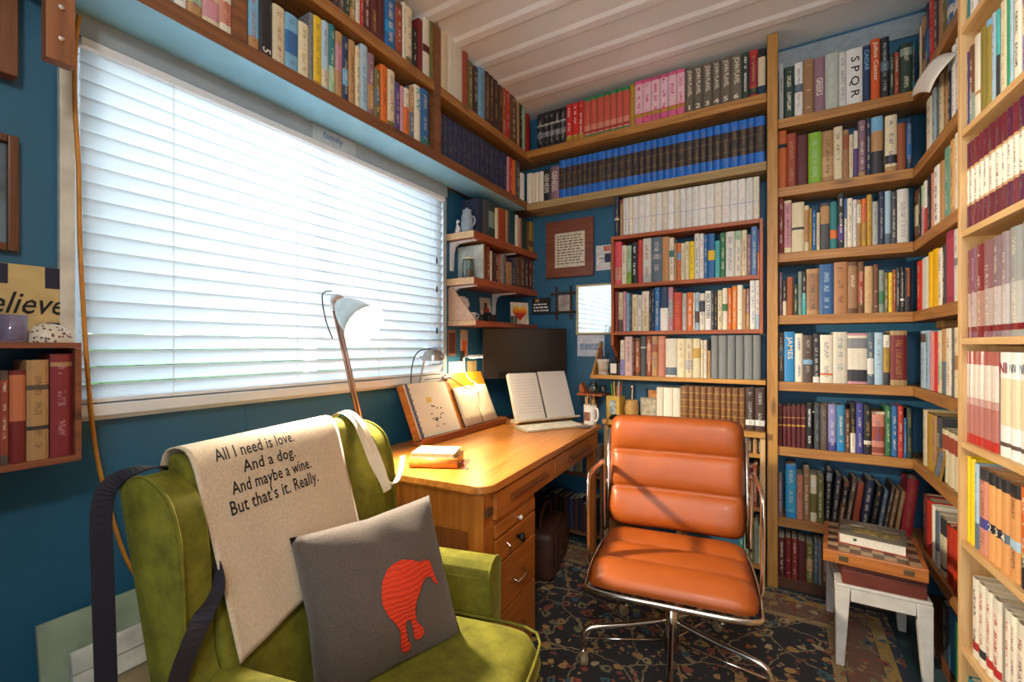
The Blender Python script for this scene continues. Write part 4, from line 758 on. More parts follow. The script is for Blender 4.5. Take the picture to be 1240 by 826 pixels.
card('photo_card', 'tall card with a red figure propped at the back of the lowest bracket shelf', (-1.66, 2.50, z), .095, .17, R(75), 'c8bca8', R(-6), ((-.25, .3, .08, .6, 'a03c30'), (-.15, .15, .6, .8, '6a3a30')))
hc = card('heart_card', 'greeting card with a red and yellow heart on the lowest bracket shelf', (-1.532, 2.72, z), .145, .15, R(62), 'd8ccb4', R(-4))
hp = []
for k in range(40):
    t_ = 2 * math.pi * k / 40; hp.append((.0036 * 16 * math.sin(t_) ** 3, .078 + .0036 * (13 * math.cos(t_) - 5 * math.cos(2 * t_) - 2 * math.cos(3 * t_) - math.cos(4 * t_))))
def heart_mat():
    m, nt, p, N, L = nodes('heart_print'); tc = N('ShaderNodeTexCoord'); s = N('ShaderNodeSeparateXYZ'); L(tc.outputs['Object'], s.inputs[0]); cr = N('ShaderNodeValToRGB')
    e = cr.color_ramp.elements; e[0].position = .45; e[0].color = (*lin('c02c20'), 1); e[1].position = .75; e[1].color = (*lin('f0b020'), 1); mr = N('ShaderNodeMapRange'); mr.inputs[2].default_value = .15; L(s.outputs[2], mr.inputs[0]); L(mr.outputs[0], cr.inputs[0]); L(cr.outputs[0], p.inputs['Base Color']); return m
B().prism(hp, -.0026, -.0012, 'y', Matrix.Rotation(R(-4), 4, 'X')).obj('heart', heart_mat(), hc)
card('purple_card', 'small purple card behind the teacup', (-1.672, 2.31, z), .05, .10, R(82), '6a5a8a', R(-5))
cmra = thing('compact_camera', 'black camera lying on the lowest bracket shelf', 'camera', (-1.60, 2.42, z), R(60), None, True)
B().box((-.06, -.02, 0), (.06, .02, .05)).obj('body', BLACK, cmra, .006); B().box((-.02, -.016, .0502), (.02, .016, .064)).obj('viewfinder', BLACK, cmra, .004); B().lathe([(.022, 0), (.022, .025), (.018, .027)], 16, Matrix.Translation((0, -.02, .025)) @ Matrix.Rotation(R(90), 4, 'X')).obj('lens', BLACK, cmra)
tum = thing('glass_tumbler', 'small clear tumbler beside the heart card', 'tumbler', (-1.515, 2.61, z), 0, None, True)
B().lathe([(.02, 0), (.023, .05), (.0215, .05), (.0185, .004), (0, .003)], 16, None, False).obj('glass', GLASS, tum, 0, 1, True)
# postcards and papers on the wall under the shelves
card('portrait_postcard', 'dark figure postcard pinned under the gusseted shelf end', (XW + .004, 2.165, 1.185), .075, .155, R(90), '8a6a54', 0, ((-.4, .4, .1, .9, '5a3028'),), 'postcard')
card('portrait_postcard', 'postcard with an orange figure pinned beside the clip lamp', (XW + .004, 2.285, 1.185), .075, .16, R(90), 'b8a890', 0, ((-.3, .3, .05, .6, 'c8602c'),), 'postcard')
card('wall_paper_note', 'large white note on the wall behind the clip lamp', (XW + .004, 2.215, .90), .16, .25, R(90), 'f0ead8', 0, (), 'note')
card('wall_paper_note', 'yellowed note pinned left of the monitor', (XW + .004, 2.37, .88), .10, .27, R(90), 'd8bc7c', 0, (), 'note')

# ================================================================ BACK WALL PIECES
FR = wood('walnut_frame', '8a5138', '6a3826', 'x', .4)
fr = thing('framed_text', 'walnut frame around a handwritten text on the back wall', 'picture', (-1.235, YW - .02, 1.7))
x0, x1, z0, z1_ = -1.410, -1.063, 1.715, 2.106; bwid = .088
def mitre(a, b_, c, d): B().prism([a, b_, c, d], YW - .03, YW - .003, 'y').obj('frame_bar', FR, fr, .002)
ix0, ix1, iz0, iz1 = x0 + .068, x1 - .058, z0 + .068, z1_ - .085
mitre((x0, z0), (x1, z0), (ix1, iz0), (ix0, iz0)); mitre((x1, z0), (x1, z1_), (ix1, iz1), (ix1, iz0)); mitre((x1, z1_), (x0, z1_), (ix0, iz1), (ix1, iz1)); mitre((x0, z1_), (x0, z0), (ix0, iz0), (ix0, iz1))
B().box((ix0, YW - .02, iz0), (ix1, YW - .016, iz1)).obj('text_sheet', mat('aged_paper', 'd8d2bc', .5), fr)
rnd = random.Random(4)
for k in range(11):
    zz_ = iz1 - .022 - k * (iz1 - iz0 - .04) / 10.5; xx = ix0 + .014
    while xx < ix1 - .03:
        ww = rnd.uniform(.012, .034); B().box((xx, YW - .0208, zz_ - .004), (min(xx + ww, ix1 - .012), YW - .0202, zz_ + .004)).obj('text_line', mat('faded_ink', '6a6458', .8), fr); xx += ww + .008
card('postcard', 'white card with a red and navy sketch beside the walnut frame', (-1.000, YW - .004, 1.745), .10, .165, 0, 'd8d8d4', 0, ((.02, .45, .75, .95, 'c86a54'), (.1, .5, .3, .65, '2c3450'), (-.3, .1, .45, .5, '8090a0')), 'card')
bs = thing('small_sign', 'small black sign with white script on the back wall', 'sign', (-1.456, YW - .01, 1.47))
B().box((-1.530, YW - .012, 1.470), (-1.384, YW - .003, 1.585)).obj('board', mat('sign_black', '241f1e', .6), bs)
for k in range(3):
    xx = -1.515
    while xx < -1.41:
        ww = rnd.uniform(.012, .03); B().box((xx, YW - .0132, 1.49 + k * .022), (min(xx + ww, -1.395), YW - .0122, 1.50 + k * .022)).obj('script_mark', PAPER, bs); xx += ww + .006
B().box((-1.50, YW - .0132, 1.555), (-1.47, YW - .0122, 1.578)).obj('emblem', mat('gold_print', 'a8844a', .6), bs)
tw = thing('twig_frame', 'rustic dark twig frame holding a small photo', 'picture', (-1.28, YW - .02, 1.44))
TWG = wood('twig_bark', '4a3428', '2c1e18', 'z', .8)
for x in (-1.334, -1.228): B().tube([(x, YW - .012, 1.425), (x + .002, YW - .013, 1.54), (x - .002, YW - .012, 1.655)], .009, 8).obj('twig', TWG, tw)
for zz_ in (1.475, 1.605): B().tube([(-1.375, YW - .024, zz_), (-1.28, YW - .026, zz_ + .003), (-1.185, YW - .024, zz_)], .007, 8).obj('twig', TWG, tw)
B().box((-1.324, YW - .008, 1.482), (-1.238, YW - .004, 1.598)).obj('photo', mat('silvery_photo', 'a8a09a', .2, nscale=16, namt=.5), tw)
mr = thing('mirror', 'small pale-framed mirror reflecting the blind', 'mirror', (-1.07, YW - .01, 1.32))
mx0, mx1, mz0, mz1 = -1.188, -.912, 1.322, 1.656
for a, b_, c, d in ((mx0, mx0 + .012, mz0, mz1), (mx1 - .012, mx1, mz0, mz1), (mx0 + .0125, mx1 - .0125, mz0, mz0 + .012), (mx0 + .0125, mx1 - .0125, mz1 - .012, mz1)): B().box((a, YW - .018, c), (b_, YW - .003, d)).obj('frame_bar', mat('pale_brass_frame', 'c8b884', .4), mr, .001)
B().box((mx0 + .0125, YW - .010, mz0 + .0125), (mx1 - .0125, YW - .006, mz1 - .0125)).obj('mirror_glass', mat('mirror_silver', 'f0f2f2', .03, 1, namt=0), mr)
card('wall_print', 'pale blue print pinned under the mirror', (-1.088, YW - .004, 1.175), .19, .142, 0, 'c4d0dc', 0, ((-.4, .3, .3, .6, '8aa0bc'),), 'print')

# ================================================================ DESK
dk = thing('writing_desk', 'honey oak writing desk with a drawer pedestal under the window', 'desk', (-.841, 1.269, 0), R(3.65), None, True)
DZ = .77; DL, DW = 1.395, .74
poly = []
for k in range(9): a = R(-90 + 90 * k / 8); poly.append((-.06 + .06 * math.cos(a), .06 + .06 * math.sin(a)))
poly += [(0, DL), (-DW, DL), (-DW, 0)]
B().prism(poly, DZ - .026, DZ, 'z').obj('desk_top', OAKY, dk, .004)
B().prism([(a * 1 - (.008 if a > -.3 else 0), b_ + (.008 if b_ < .3 else -.006)) for a, b_ in poly], DZ - .034, DZ - .0262, 'z').obj('top_moulding', OAKZ, dk)
# pedestal carcass (near) and far legs
B().box((-DW + .03, .022, .035), (-.024, .44, .622)).obj('pedestal', OAKZ, dk, .002)
B().box((-DW + .05, .016, .10), (-.09, .0215, .60)).obj('side_panel_board', wood('dark_side_panel', '8a4a22', '66340f', 'z', .5), dk)
for x0_, x1_ in ((-.075, -.022), (-DW + .03, -DW + .08)): B().box((x0_, .012, .0085), (x1_, .0215, .735)).obj('stile', OAKZ, dk, .002)
B().box((-DW + .03, .0222, .6225), (-.03, DL - .03, DZ - .0342)).obj('drawer_case', OAKZ, dk)
for y_ in (DL - .07,): 
    for x_ in (-.075, -DW + .035): B().box((x_, y_, .0085), (x_ + .05, y_ + .05, .622)).obj('leg', OAKZ, dk, .004)
DF = wood('drawer_front_oak', 'bd742e', '9c5a1c', 'y', .38, .8, False, .2)
for y0_, y1_ in ((.085, .640), (.655, DL - .04)):
    d_ = B().box((-.0295, y0_, .632), (-.012, y1_, .728)).obj('drawer', DF, dk, .003)
    yc = (y0_ + y1_) / 2; B().prism([(-.0118, .666), (.004, .672), (.006, .686), (-.0118, .694)], yc - .17, yc + .17, 'y').obj('pull', wood('dark_pull', '8a4c20', '6a3812', 'y', .4), d_)
for z0_, z1_, kind in ((.566, .612, 'knob'), (.472, .558, 'black'), (.285, .464, 'bail'), (.06, .277, 'bail')):
    d_ = B().box((-.0238, .085, z0_), (-.012, .425, z1_)).obj('drawer', DF, dk, .003); zc = (z0_ + z1_) / 2; yc = .255
    KM = Matrix.Translation((-.0118, yc, zc)) @ Matrix.Rotation(R(90), 4, 'Y')
    if kind == 'knob': B().lathe([(.004, 0), (.004, .008), (.009, .012), (.009, .018), (.003, .022)], 12, KM).obj('knob', PAPER, d_, 0, 1, True)
    elif kind == 'black':
        B().lathe([(.007, 0), (.007, .012), (.017, .018), (.018, .026), (.006, .032)], 14, KM).obj('knob', BLACK, d_, 0, 1, True)
        B().tube([(-.010, yc - .09, zc + .01), (.004, yc - .09, zc), (.003, yc - .092, zc - .03)], .0025, 6).obj('key', CHROME, d_)
    else: B().tube([(-.012, yc - .045, zc), (.012, yc - .04, zc - .012), (.012, yc + .04, zc - .012), (-.012, yc + .045, zc)], .004, 7).obj('handle', CHROME, d_, 0, 1, True)
B().box((-.0238, .03, .655), (-.0185, .075, .685)).obj('latch', mat('dull_metal', '6a6258', .4, .8), dk, .002)
def dpt(x, y, z): a = R(3.65); return Vector((-.841 + x * math.cos(a) - y * math.sin(a), 1.269 + x * math.sin(a) + y * math.cos(a), z))

# reading stand on the desk, notebook and open book on it
DT = DZ + .0006
rs = thing('reading_stand', 'wooden reading stand with a front ledge on the desk', 'book stand', (-1.47, 2.0, DT))
STW = wood('stand_wood', 'cc8230', 'a8601e', 'y', .4, 1, False, .2); STR = wood('stand_dark_wood', 'a0562a', '7c3c1a', 'y', .4, 1, False)
def stand_pt(y, s, off=0):   # s up along the slope from the ledge, off = out of the board
    sl_ = R(66); x = -1.495 - .0 * y - math.cos(sl_) * s + math.sin(sl_) * off; return Vector((x, y, DT + .02 + math.sin(sl_) * s + math.cos(sl_) * off))
def stand_box(y0, y1, s0, s1, o0, o1):
    b = B(); vs = [stand_pt(y, s, o) for o in (o0, o1) for y, s in ((y0, s0), (y1, s0), (y1, s1), (y0, s1))]
    b.add(vs, [(3, 2, 1, 0), (4, 5, 6, 7), (0, 1, 5, 4), (1, 2, 6, 5), (2, 3, 7, 6), (3, 0, 4, 7)]); return b
stand_box(1.64, 2.03, .0, .285, -.014, -.002).obj('back_board', STW, rs, .002)
stand_box(2.033, 2.385, .0, .325, -.014, -.002).obj('back_board', wood('stand_golden_wood', 'dc9628', 'b8721a', 'y', .4, 1, False, .2), rs, .002)
B().box((-1.53, 1.63, DT), (-1.445, 2.395, DT + .016)).obj('ledge', STR, rs, .002); B().box((-1.452, 1.63, DT + .0162), (-1.442, 2.395, DT + .034)).obj('lip', STR, rs, .002)
nbk = thing('spiral_notebook', 'open spiral notebook page with sketched marks on the reading stand', 'notebook', stand_pt(1.85, 0, 0), 0, None)
stand_box(1.675, 1.985, .003, .285, -.001, .012).obj('page_block', mat('notebook_page', 'e4dcc8', .8, nscale=5, namt=.06), nbk)
stand_box(1.672, 1.69, .003, .285, .0121, .0135).obj('binding_strip', mat('blue_binding', '4a5a78', .6), nbk)
for k in range(9): stand_box(1.668, 1.694, .02 + k * .029, .026 + k * .029, .0136, .0165).obj('spiral_ring', CHROME, nbk)
for k in range(16):
    yy, ss = rnd.uniform(1.79, 1.88), rnd.uniform(.07, .15); stand_box(yy, yy + .010, ss, ss + .007, .0122, .0127).obj('ink_mark', INK, nbk)
for k in range(8):
    yy, ss = rnd.uniform(1.80, 1.87), rnd.uniform(.03, .065); stand_box(yy, yy + .008, ss, ss + .004, .0122, .0127).obj('ink_mark', mat('grey_pencil', '7a7468', .8), nbk)
stand_box(1.79, 1.83, .175, .20, .0122, .0126).obj('yellow_mark', mat('yellow_wash', 'd8b850', .8), nbk)
ob = thing('open_book', 'open book with cream pages on the reading stand', 'book', stand_pt(2.2, 0, 0), 0, None)
for s_, y0_ in ((0, 2.035), (1, 2.20)):
    b = B(); 
    def pg(a, b_, s_=s_, y0_=y0_):
        yy = y0_ + .163 * a; q = a if s_ else 1 - a
        return stand_pt(yy, .004 + .228 * b_, .006 + .022 * (1 - q) ** .5 * (.4 + .6 * min(1, q * 4)) + .0)
    b.grid(pg, 10, 4); o_ = b.obj('page_leaf', mat('cream_page', 'e2d8bc', .8, nscale=60, namt=.08), ob, 0, 1, True); o_.modifiers.new('t', 'SOLIDIFY').thickness = .006
stand_box(2.03, 2.37, .002, .235, -.001, .003).obj('cover', mat('brown_cover', '7a4a30', .5), ob)
# small dark metal lamp behind the stand, switched off
dl = thing('dome_lamp', 'small grey dome desk lamp, unlit, behind the reading stand', 'lamp', (-1.60, 1.90, DT))
GM = mat('brushed_grey_metal', 'b4b2ae', .3, .8)
hp_ = onX(520, 434, -1.585)
B().box((-1.668, hp_.y - .035, DT), (-1.640, hp_.y - .005, DT + .03)).obj('clamp', GM, dl, .003)
B().tube([(-1.654, hp_.y - .02, DT + .028), (-1.650, hp_.y - .015, hp_.z - .16), (-1.612, hp_.y - .01, hp_.z - .015), (-1.588, hp_.y - .005, hp_.z + .03)], .005, 8).obj('stem', GM, dl, 0, 1, True)
B().lathe([(.058, 0), (.056, .024), (.046, .046), (.022, .060), (.0, .064), (.0, .058), (.043, .042), (.053, .022)], 22, Matrix.Translation((-1.585, hp_.y + .03, hp_.z - .012)), False).obj('dome_shade', GM, dl, 0, 1, True)
B().tube(smoothpath([(-1.585, hp_.y + .02, hp_.z + .05), (-1.60, hp_.y - .07, hp_.z + .035), (-1.63, hp_.y - .085, hp_.z - .05), (-1.64, hp_.y - .08, hp_.z - .22)]), .003, 6).obj('cord', WIRE, dl, 0, 1, True)
# clip lamp, lit
cl = thing('clip_lamp', 'glowing clip-on reading lamp beside the monitor', 'lamp', (-1.60, 2.20, DT))
hl = onX(576, 431, -1.52)
B().box((hl.x - .02, hl.y - .05, hl.z - .008), (hl.x + .02, hl.y + .05, hl.z + .006)).obj('lamp_head', WHITE, cl, .004)
B().box((hl.x - .016, hl.y - .045, hl.z - .0115), (hl.x + .016, hl.y + .045, hl.z - .0085)).obj('led_strip', mat('led_strip', 'ffe6b8', .5, namt=0, emis=22, ecol='ffdc9c'), cl)
B().tube(smoothpath([(hl.x, hl.y - .05, hl.z), (hl.x - .04, hl.y - .07, hl.z - .02), (hl.x - .05, hl.y - .02, hl.z - .12), (hl.x - .03, hl.y + .05, hl.z - .17), (hl.x + .0, hl.y + .03, hl.z - .21)]), .004, 7).obj('gooseneck', WHITE, cl, 0, 1, True)
B().box((hl.x - .05, hl.y - .085, hl.z - .03), (hl.x - .03, hl.y - .065, hl.z + .03)).obj('clip', mat('dark_clip', '3a302a', .5), cl, .003)
ll = bpy.data.lights.new('clip_lamp_glow', 'AREA'); ll.shape = 'RECTANGLE'; ll.size = .03; ll.size_y = .09; ll.energy = 1.3; ll.color = (1, .78, .48); lo_ = bpy.data.objects.new('clip_lamp_glow', ll); COL.objects.link(lo_); lo_.location = (hl.x, hl.y, hl.z - .014); lo_.rotation_euler = (0, R(12), 0); lo_.parent = cl; lo_.location -= Vector(cl.location)
sw = B(); tp = stand_pt(2.0, .296, .022)
swt = thing('inline_switch', 'grey inline cord switch draped over the reading stand', 'switch', tp)
B().box((tp.x - .008, tp.y - .035, tp.z - .008), (tp.x + .008, tp.y + .035, tp.z + .006), ).obj('switch_body', GM, swt, .003)
B().tube(smoothpath([tp + Vector((0, -.18, .0)), tp + Vector((.0, -.035, 0))], 4), .0022, 6).obj('cord', WIRE, swt); B().tube(smoothpath([tp + Vector((0, .035, -.002)), tp + Vector((.03, .10, -.05)), tp + Vector((.045, .17, -.06)), tp + Vector((.03, .21, -.02))]), .0022, 6).obj('cord', WIRE, swt, 0, 1, True)

# document holder with open binder, keyboard
ha = math.atan2(2.73 - 2.36, -1.14 + 1.36); hd_ = Vector((math.cos(ha), math.sin(ha), 0)); hb_ = Vector((-math.sin(ha), math.cos(ha), 0))
def hold(a, s, off): # a along, s up slope, off out of board
    k_ = R(67); return Vector((-1.365, 2.36, DT)) + hd_ * a + hb_ * (math.cos(k_) * s - math.sin(k_) * off) + Vector((0, 0, math.sin(k_) * s + math.cos(k_) * off + .037))
def hbox(a0, a1, s0, s1, o0, o1):
    b = B(); vs = [hold(a, s, o) for o in (o0, o1) for a, s in ((a0, s0), (a1, s0), (a1, s1), (a0, s1))]
    b.add(vs, [(3, 2, 1, 0), (4, 5, 6, 7), (0, 1, 5, 4), (1, 2, 6, 5), (2, 3, 7, 6), (3, 0, 4, 7)]); return b
dh = thing('document_holder', 'cream sloping document holder behind the keyboard', 'stand', (-1.25, 2.54, DT))
CR = mat('cream_plastic', 'ddd2b4', .4)
hbox(.0, .44, -.02, .28, -.008, -.001).obj('board', CR, dh, .002); hbox(.0, .445, -.034, -.0205, -.008, .05).obj('ledge', CR, dh, .003)
B().box((-.2, -.05, 0), (.2, .05, .02), Matrix.Translation(Vector((-1.25, 2.555, DT)) + hb_ * .05) @ Matrix.Rotation(ha, 4, 'Z')).obj('foot', CR, dh)
bd = thing('open_binder', 'open ring binder of white printed pages on the document holder', 'binder', hold(.22, 0, 0))
for a0, a1 in ((.005, .21), (.225, .435)): hbox(a0, a1, -.018, .285 if a0 < .1 else .29, .0, .012).obj('page_stack', mat('binder_page', 'ece9e2', .8, nscale=4, namt=.03), bd, .002)
hbox(.2105, .2245, -.018, .28, .0, .008).obj('binder_spine', mat('grey_spine', '6a6a70', .5), bd)
for k in range(12): hbox(.03, .19, .03 + k * .019, .0315 + k * .019, .0121, .0124).obj('text_line', mat('pale_print', 'b8b4ae', .8), bd)
kb = thing('keyboard', 'slim white keyboard lying in front of the document holder', 'keyboard', (-1.15, 2.395, DT), ha, None, True)
B().prism([(-.075, .0), (.065, .0), (.065, .018), (-.075, .008)], -.20, .20, 'x').obj('base', mat('keyboard_base', 'b4a88c', .5), kb, .002)
KC = mat('key_caps', 'ece8dc', .5)
for r_ in range(5):
    for c_ in range(15):
        yk = -.058 + r_ * .024; zk = .0086 + .0714 * (yk + .066)
        B().box((-.188 + c_ * .0252, yk - .009, zk), (-.168 + c_ * .0252, yk + .009, zk + .003)).obj('key', KC, kb)
# thick old book and notebook with ribbons
ang = R(25); tb = thing('leather_book', 'thick tan leather book with ribbons on the near desk corner', 'book', (-1.19, 1.435, DT), ang, None, True)
LTH = mat('tan_leather', 'b8742c', .45, nscale=60, namt=.2, bump=.2)
B().box((-.095, -.07, 0), (.095, .07, .004)).obj('cover', LTH, tb, .001); B().box((-.095, -.07, .036), (.095, .07, .040)).obj('cover', LTH, tb, .001)
b = B(); b.grid(lambda a, t_: (-.095 + .19 * t_, -.07 - .008 * math.sin(math.pi * a), .04 * a), 8, 1); o_ = b.obj('spine', LTH, tb, 0, 1, True); o_.modifiers.new('t', 'SOLIDIFY').thickness = .003
B().box((-.092, -.066, .0042), (.092, .067, .0358)).obj('page_block', mat('gilt_pages', 'c8a468', .6, nscale=120), tb)
for k in range(2): B().tube(smoothpath([(.088, -.03 + k * .03, .02), (.105, -.04 + k * .02, .015), (.12, -.06 + k * .01, .003), (.14, -.08 + k * .02, .002)]), .0022, 5, (1.6, .4)).obj('ribbon', mat('red_ribbon', 'a84034', .6), tb)
nt2 = flatbook('notebook', 'pale floral notebook lying on the thick leather book', (-1.275, 1.365, DT + .0405), (-1.105, 1.495, DT + .058), 'cdbf98', ang, 'notebook')
# monitor
mo = thing('monitor', 'black flat-screen computer monitor in the desk corner', 'monitor', (-1.425, 2.605, DT), R(46), None, True)
B().box((-.287, 0, .262), (.287, .028, .590)).obj('casing', BLACK, mo, .004); B().box((-.279, -.0012, .274), (.279, -.0002, .584)).obj('screen', mat('dark_screen', '1c1a1c', .22, namt=.05), mo)
B().box((-.03, .03, .02), (.03, .05, .40)).obj('stand_neck', BLACK, mo, .003); B().box((-.11, .0, 0), (.11, .10, .012)).obj('stand_foot', BLACK, mo, .003)
# mug with pencils
mg = thing('mug', 'white photo mug full of pencils at the desk end', 'mug', (-.985, 2.615, DT), R(-30), None, True); mg.scale = (1.1, 1.1, 1.3)
B().lathe([(.034, 0), (.036, .004), (.036, .092), (.033, .092), (.033, .008), (0, .007)], 24, None, False).obj('cup', mat('white_ceramic', 'e6e0d6', .2), mg, 0, 1, True)
B().tube(smoothpath([(.035, 0, .078), (.058, 0, .076), (.066, 0, .05), (.055, 0, .024), (.035, 0, .022)]), .005, 7).obj('handle', mat('white_ceramic', 'e6e0d6', .2), mg, 0, 1, True)
b = B(); b.grid(lambda a, t_: (.0364 * math.cos(R(-110 + 70 * a)), .0364 * math.sin(R(-110 + 70 * a)), .02 + .04 * t_), 6, 1); b.obj('printed_photo', mat('mug_print', '8a5a4a', .4, nscale=60, namt=.5), mg, 0, 1, True)
PC = ['d8b070', 'e0c890', 'c89a50', '8a8a90', 'd8d0c0', '503c34']
for k in range(9):
    a = k * 2.4; r0 = .012 + .006 * (k % 3); q = .02 + .006 * (k % 2)
    B().tube([(r0 * math.cos(a), r0 * math.sin(a), .01), (q * math.cos(a), q * math.sin(a), .115 + .012 * (k % 3))], .0035, 6).obj('pencil', mat('pencil_' + PC[k % 6], PC[k % 6], .5), mg)
tag(B().lathe([(.03, 0), (.048, .003), (.05, .007), (.0, .005)], 24, Matrix.Translation((-.985, 2.505, DT))).obj('coaster', mat('grey_coaster', '6a6660', .4), None, 0, 1, True), 'round grey coaster in front of the photo mug', 'coaster')
ms = thing('computer_mouse', 'black computer mouse on the pine counter', 'mouse', (-.855, 2.695, ZBE + .0006), R(60), None, True)
b = B(); b.lathe([(.0001, .03), (.012, .028), (.022, .02), (.028, .008), (.029, 0)], 18, Matrix.Diagonal((1, 1.7, 1, 1))); b.obj('body', BLACK, ms, 0, 1, True); B().tube([(0, -.03, .0255), (0, -.016, .0285)], .003, 6).obj('wheel', GM, ms)
# small glass jar and triangular corner shelf by the monitor
cs = thing('corner_ledge', 'small dark red ledge carrying glass jars beside the monitor', 'shelf', (-1.03, YW - .06, .93))
B().box((-1.125, YW - .16, .928), (-.955, YW - .001, .942)).obj('ledge_board', REDW, cs, .001); B().prism([(YW - .14, .9275), (YW - .001, .9275), (YW - .001, .805)], -1.05, -1.035, 'x').obj('ledge_bracket', REDWZ, cs)
gj = thing('glass_inkwell', 'squat clear glass jar with stopper on the small ledge', 'jar', (-1.035, YW - .09, .9426), 0, None, True)
B().lathe([(.034, 0), (.038, .008), (.038, .045), (.022, .058), (.02, .066), (.018, .066), (.02, .056), (.035, .043), (.035, .01), (0, .006)], 20, None, False).obj('glass_body', GLASS, gj, 0, 1, True); B().lathe([(.017, .058), (.02, .0665), (.02, .074), (.008, .08)], 14).obj('stopper', GLASS, gj, 0, 1, True)
gj2 = thing('glass_inkwell', 'small plain glass jar at the shelf end of the ledge', 'jar', (-.975, YW - .07, .9426), 0, None, True)
B().lathe([(.018, 0), (.0185, .04), (.014, .048), (.0125, .048), (.0165, .04), (.016, .004), (0, .003)], 16, None, False).obj('glass_body', GLASS, gj2, 0, 1, True)
wd_ = thing('wooden_wedge', 'orange wooden wedge leaning on the small ledge', 'wedge', (-1.105, YW - .09, .9426))
B().prism([(-1.124, .9428), (-1.082, .9428), (-1.11, 1.005), (-1.124, .985)], YW - .12, YW - .06, 'y').obj('wedge_block', wood('orange_wood', 'cc7434', 'a85820', 'z', .5), wd_)
# on the honey pine shelf: pot, ink bottle, dark box
zp = ZLS + .0006
pt_ = thing('pen_pot', 'white pot full of pens on the honey pine shelf', 'pot', (-.955, YF + .05, zp), 0, None, True); pt_.scale = (1.2, 1.2, 1.2)
B().lathe([(.026, 0), (.032, .065), (.034, .066), (.034, .08), (.031, .08), (.028, .01), (0, .008)], 20, None, False).obj('pot', mat('white_pot', 'e0d8cc', .4), pt_, 0, 1, True)
for k in range(8):
    a = k * 2.1; B().tube([(.01 * math.cos(a), .01 * math.sin(a), .01), (.026 * math.cos(a), .026 * math.sin(a), .115 + .012 * (k % 3))], .0035, 6).obj('pen', mat('pen_' + ['20222a', 'a83a2a', '2a3a5a', '30302e'][k % 4], ['20222a', 'a83a2a', '2a3a5a', '30302e'][k % 4], .4), pt_)
ib = thing('ink_bottle', 'white-labelled ink bottle with a black cap on the honey pine shelf', 'bottle', (-.882, YF + .045, zp), 0, None, True); ib.scale = (1.0, 1, 1.2)
B().box((-.021, -.02, 0), (.021, .02, .07)).obj('bottle_body', mat('dark_glass', '2c2c34', .15), ib, .004); B().box((-.0195, -.0215, .008), (.0195, -.0203, .058)).obj('paper_label', PAPER, ib); B().lathe([(.014, .0702), (.014, .09)], 14).obj('cap', BLACK, ib)
B().tube([(.0, .03, .0), (.005, .034, .115)], .003, 6).obj('orange_pencil', mat('orange_pencil', 'd0682c', .5), ib)
tag(B().box((-.858, YF + .03, zp), (-.838, YF + .10, zp + .075)).obj('dark_box', wood('dark_box_wood', '4a3428', '30201a', 'z', .5), None, .003), 'small dark wooden box beside the ink bottle', 'box')
# on the counter: yellow pen cup, vase, photo block, card frame
zc_ = ZBE + .0006
pk = thing('pen_cup', 'yellow square cup full of coloured pens on the counter', 'cup', (-.872, 2.76, zc_), R(-8), None, True); pk.scale = (1.15, 1.15, 1.3)
YC = mat('yellow_ceramic', 'd8b454', .35)
for lo, hi in (((-.038, -.038, 0), (.038, .038, .005)), ((-.038, -.038, .0052), (-.034, .038, .105)), ((.034, -.038, .0052), (.038, .038, .105)), ((-.0338, -.038, .0052), (.0338, -.034, .105)), ((-.0338, .034, .0052), (.0338, .038, .105))): B().box(lo, hi).obj('cup_side', YC, pk)
B().box((-.018, -.0395, .02), (.016, -.0385, .085)).obj('printed_panel', mat('panel_print', 'a8b0b4', .5, nscale=60, namt=.5), pk)
for k, c_ in enumerate(['d86a20', '3a8a3c', 'e0b020', 'c8402c', '2c2c30', 'd8d0c0', 'e07828', '4a9a50', '8a6a40']):
    a = k * 2.4; B().tube([(.012 * math.cos(a), .012 * math.sin(a), .006), (.03 * math.cos(a), .03 * math.sin(a), .15 + .012 * (k % 3))], .004, 6).obj('pen', mat('pen_' + c_, c_, .4), pk)
vs_ = thing('spoon_pot', 'tan ceramic pot with a silver stirrer on the counter', 'pot', (-.775, 2.765, zc_), 0, None, True); vs_.scale = (1.2, 1.2, 1.25)
B().lathe([(.022, 0), (.034, .02), (.036, .055), (.030, .085), (.032, .092), (.029, .092), (.03, .05), (0, .01)], 20, None, False).obj('pot', mat('tan_ceramic', 'c8a060', .35), vs_, 0, 1, True)
B().tube([(0, 0, .012), (.004, -.006, .15)], .0035, 7).obj('stirrer', CHROME, vs_); B().lathe([(.002, 0), (.008, .006), (.008, .014), (.002, .018)], 10, Matrix.Translation((.004, -.006, .148))).obj('stirrer_knob', CHROME, vs_, 0, 1, True)
cf = thing('photo_block', 'clear acrylic photo block with a pale picture on the counter', 'photo block', (-.675, 2.77, zc_), 0, None, True); cf.scale = (1.1, 1, 1.25)
B().box((-.045, 0, 0), (.045, .022, .108)).obj('acrylic_block', mat('acrylic', 'c8c4b4', .08, trans=.5), cf, .002); B().box((-.039, -.0012, .006), (.039, -.0004, .10)).obj('picture', mat('pale_picture', 'b0a890', .5, nscale=40, namt=.4), cf)
of = thing('card_frame', 'orange wooden card frame standing behind the photo block', 'frame', (-.635, 2.845, zc_), 0, None, True); of.scale = (1.1, 1, 1.15)
B().box((-.055, 0, 0), (.055, .012, .15)).obj('frame_board', wood('orange_frame', 'd08a3c', 'b06a24', 'z', .4), of, .002); B().box((-.04, -.0012, .02), (.04, -.0004, .13)).obj('card_insert', mat('orange_card', 'd89a50', .6, nscale=30, namt=.2), of)
gl_ = thing('spectacles', 'dark folded spectacles lying in front of the brown volumes', 'glasses', (-.33, 2.685, zc_ + .0), 0, None, True)
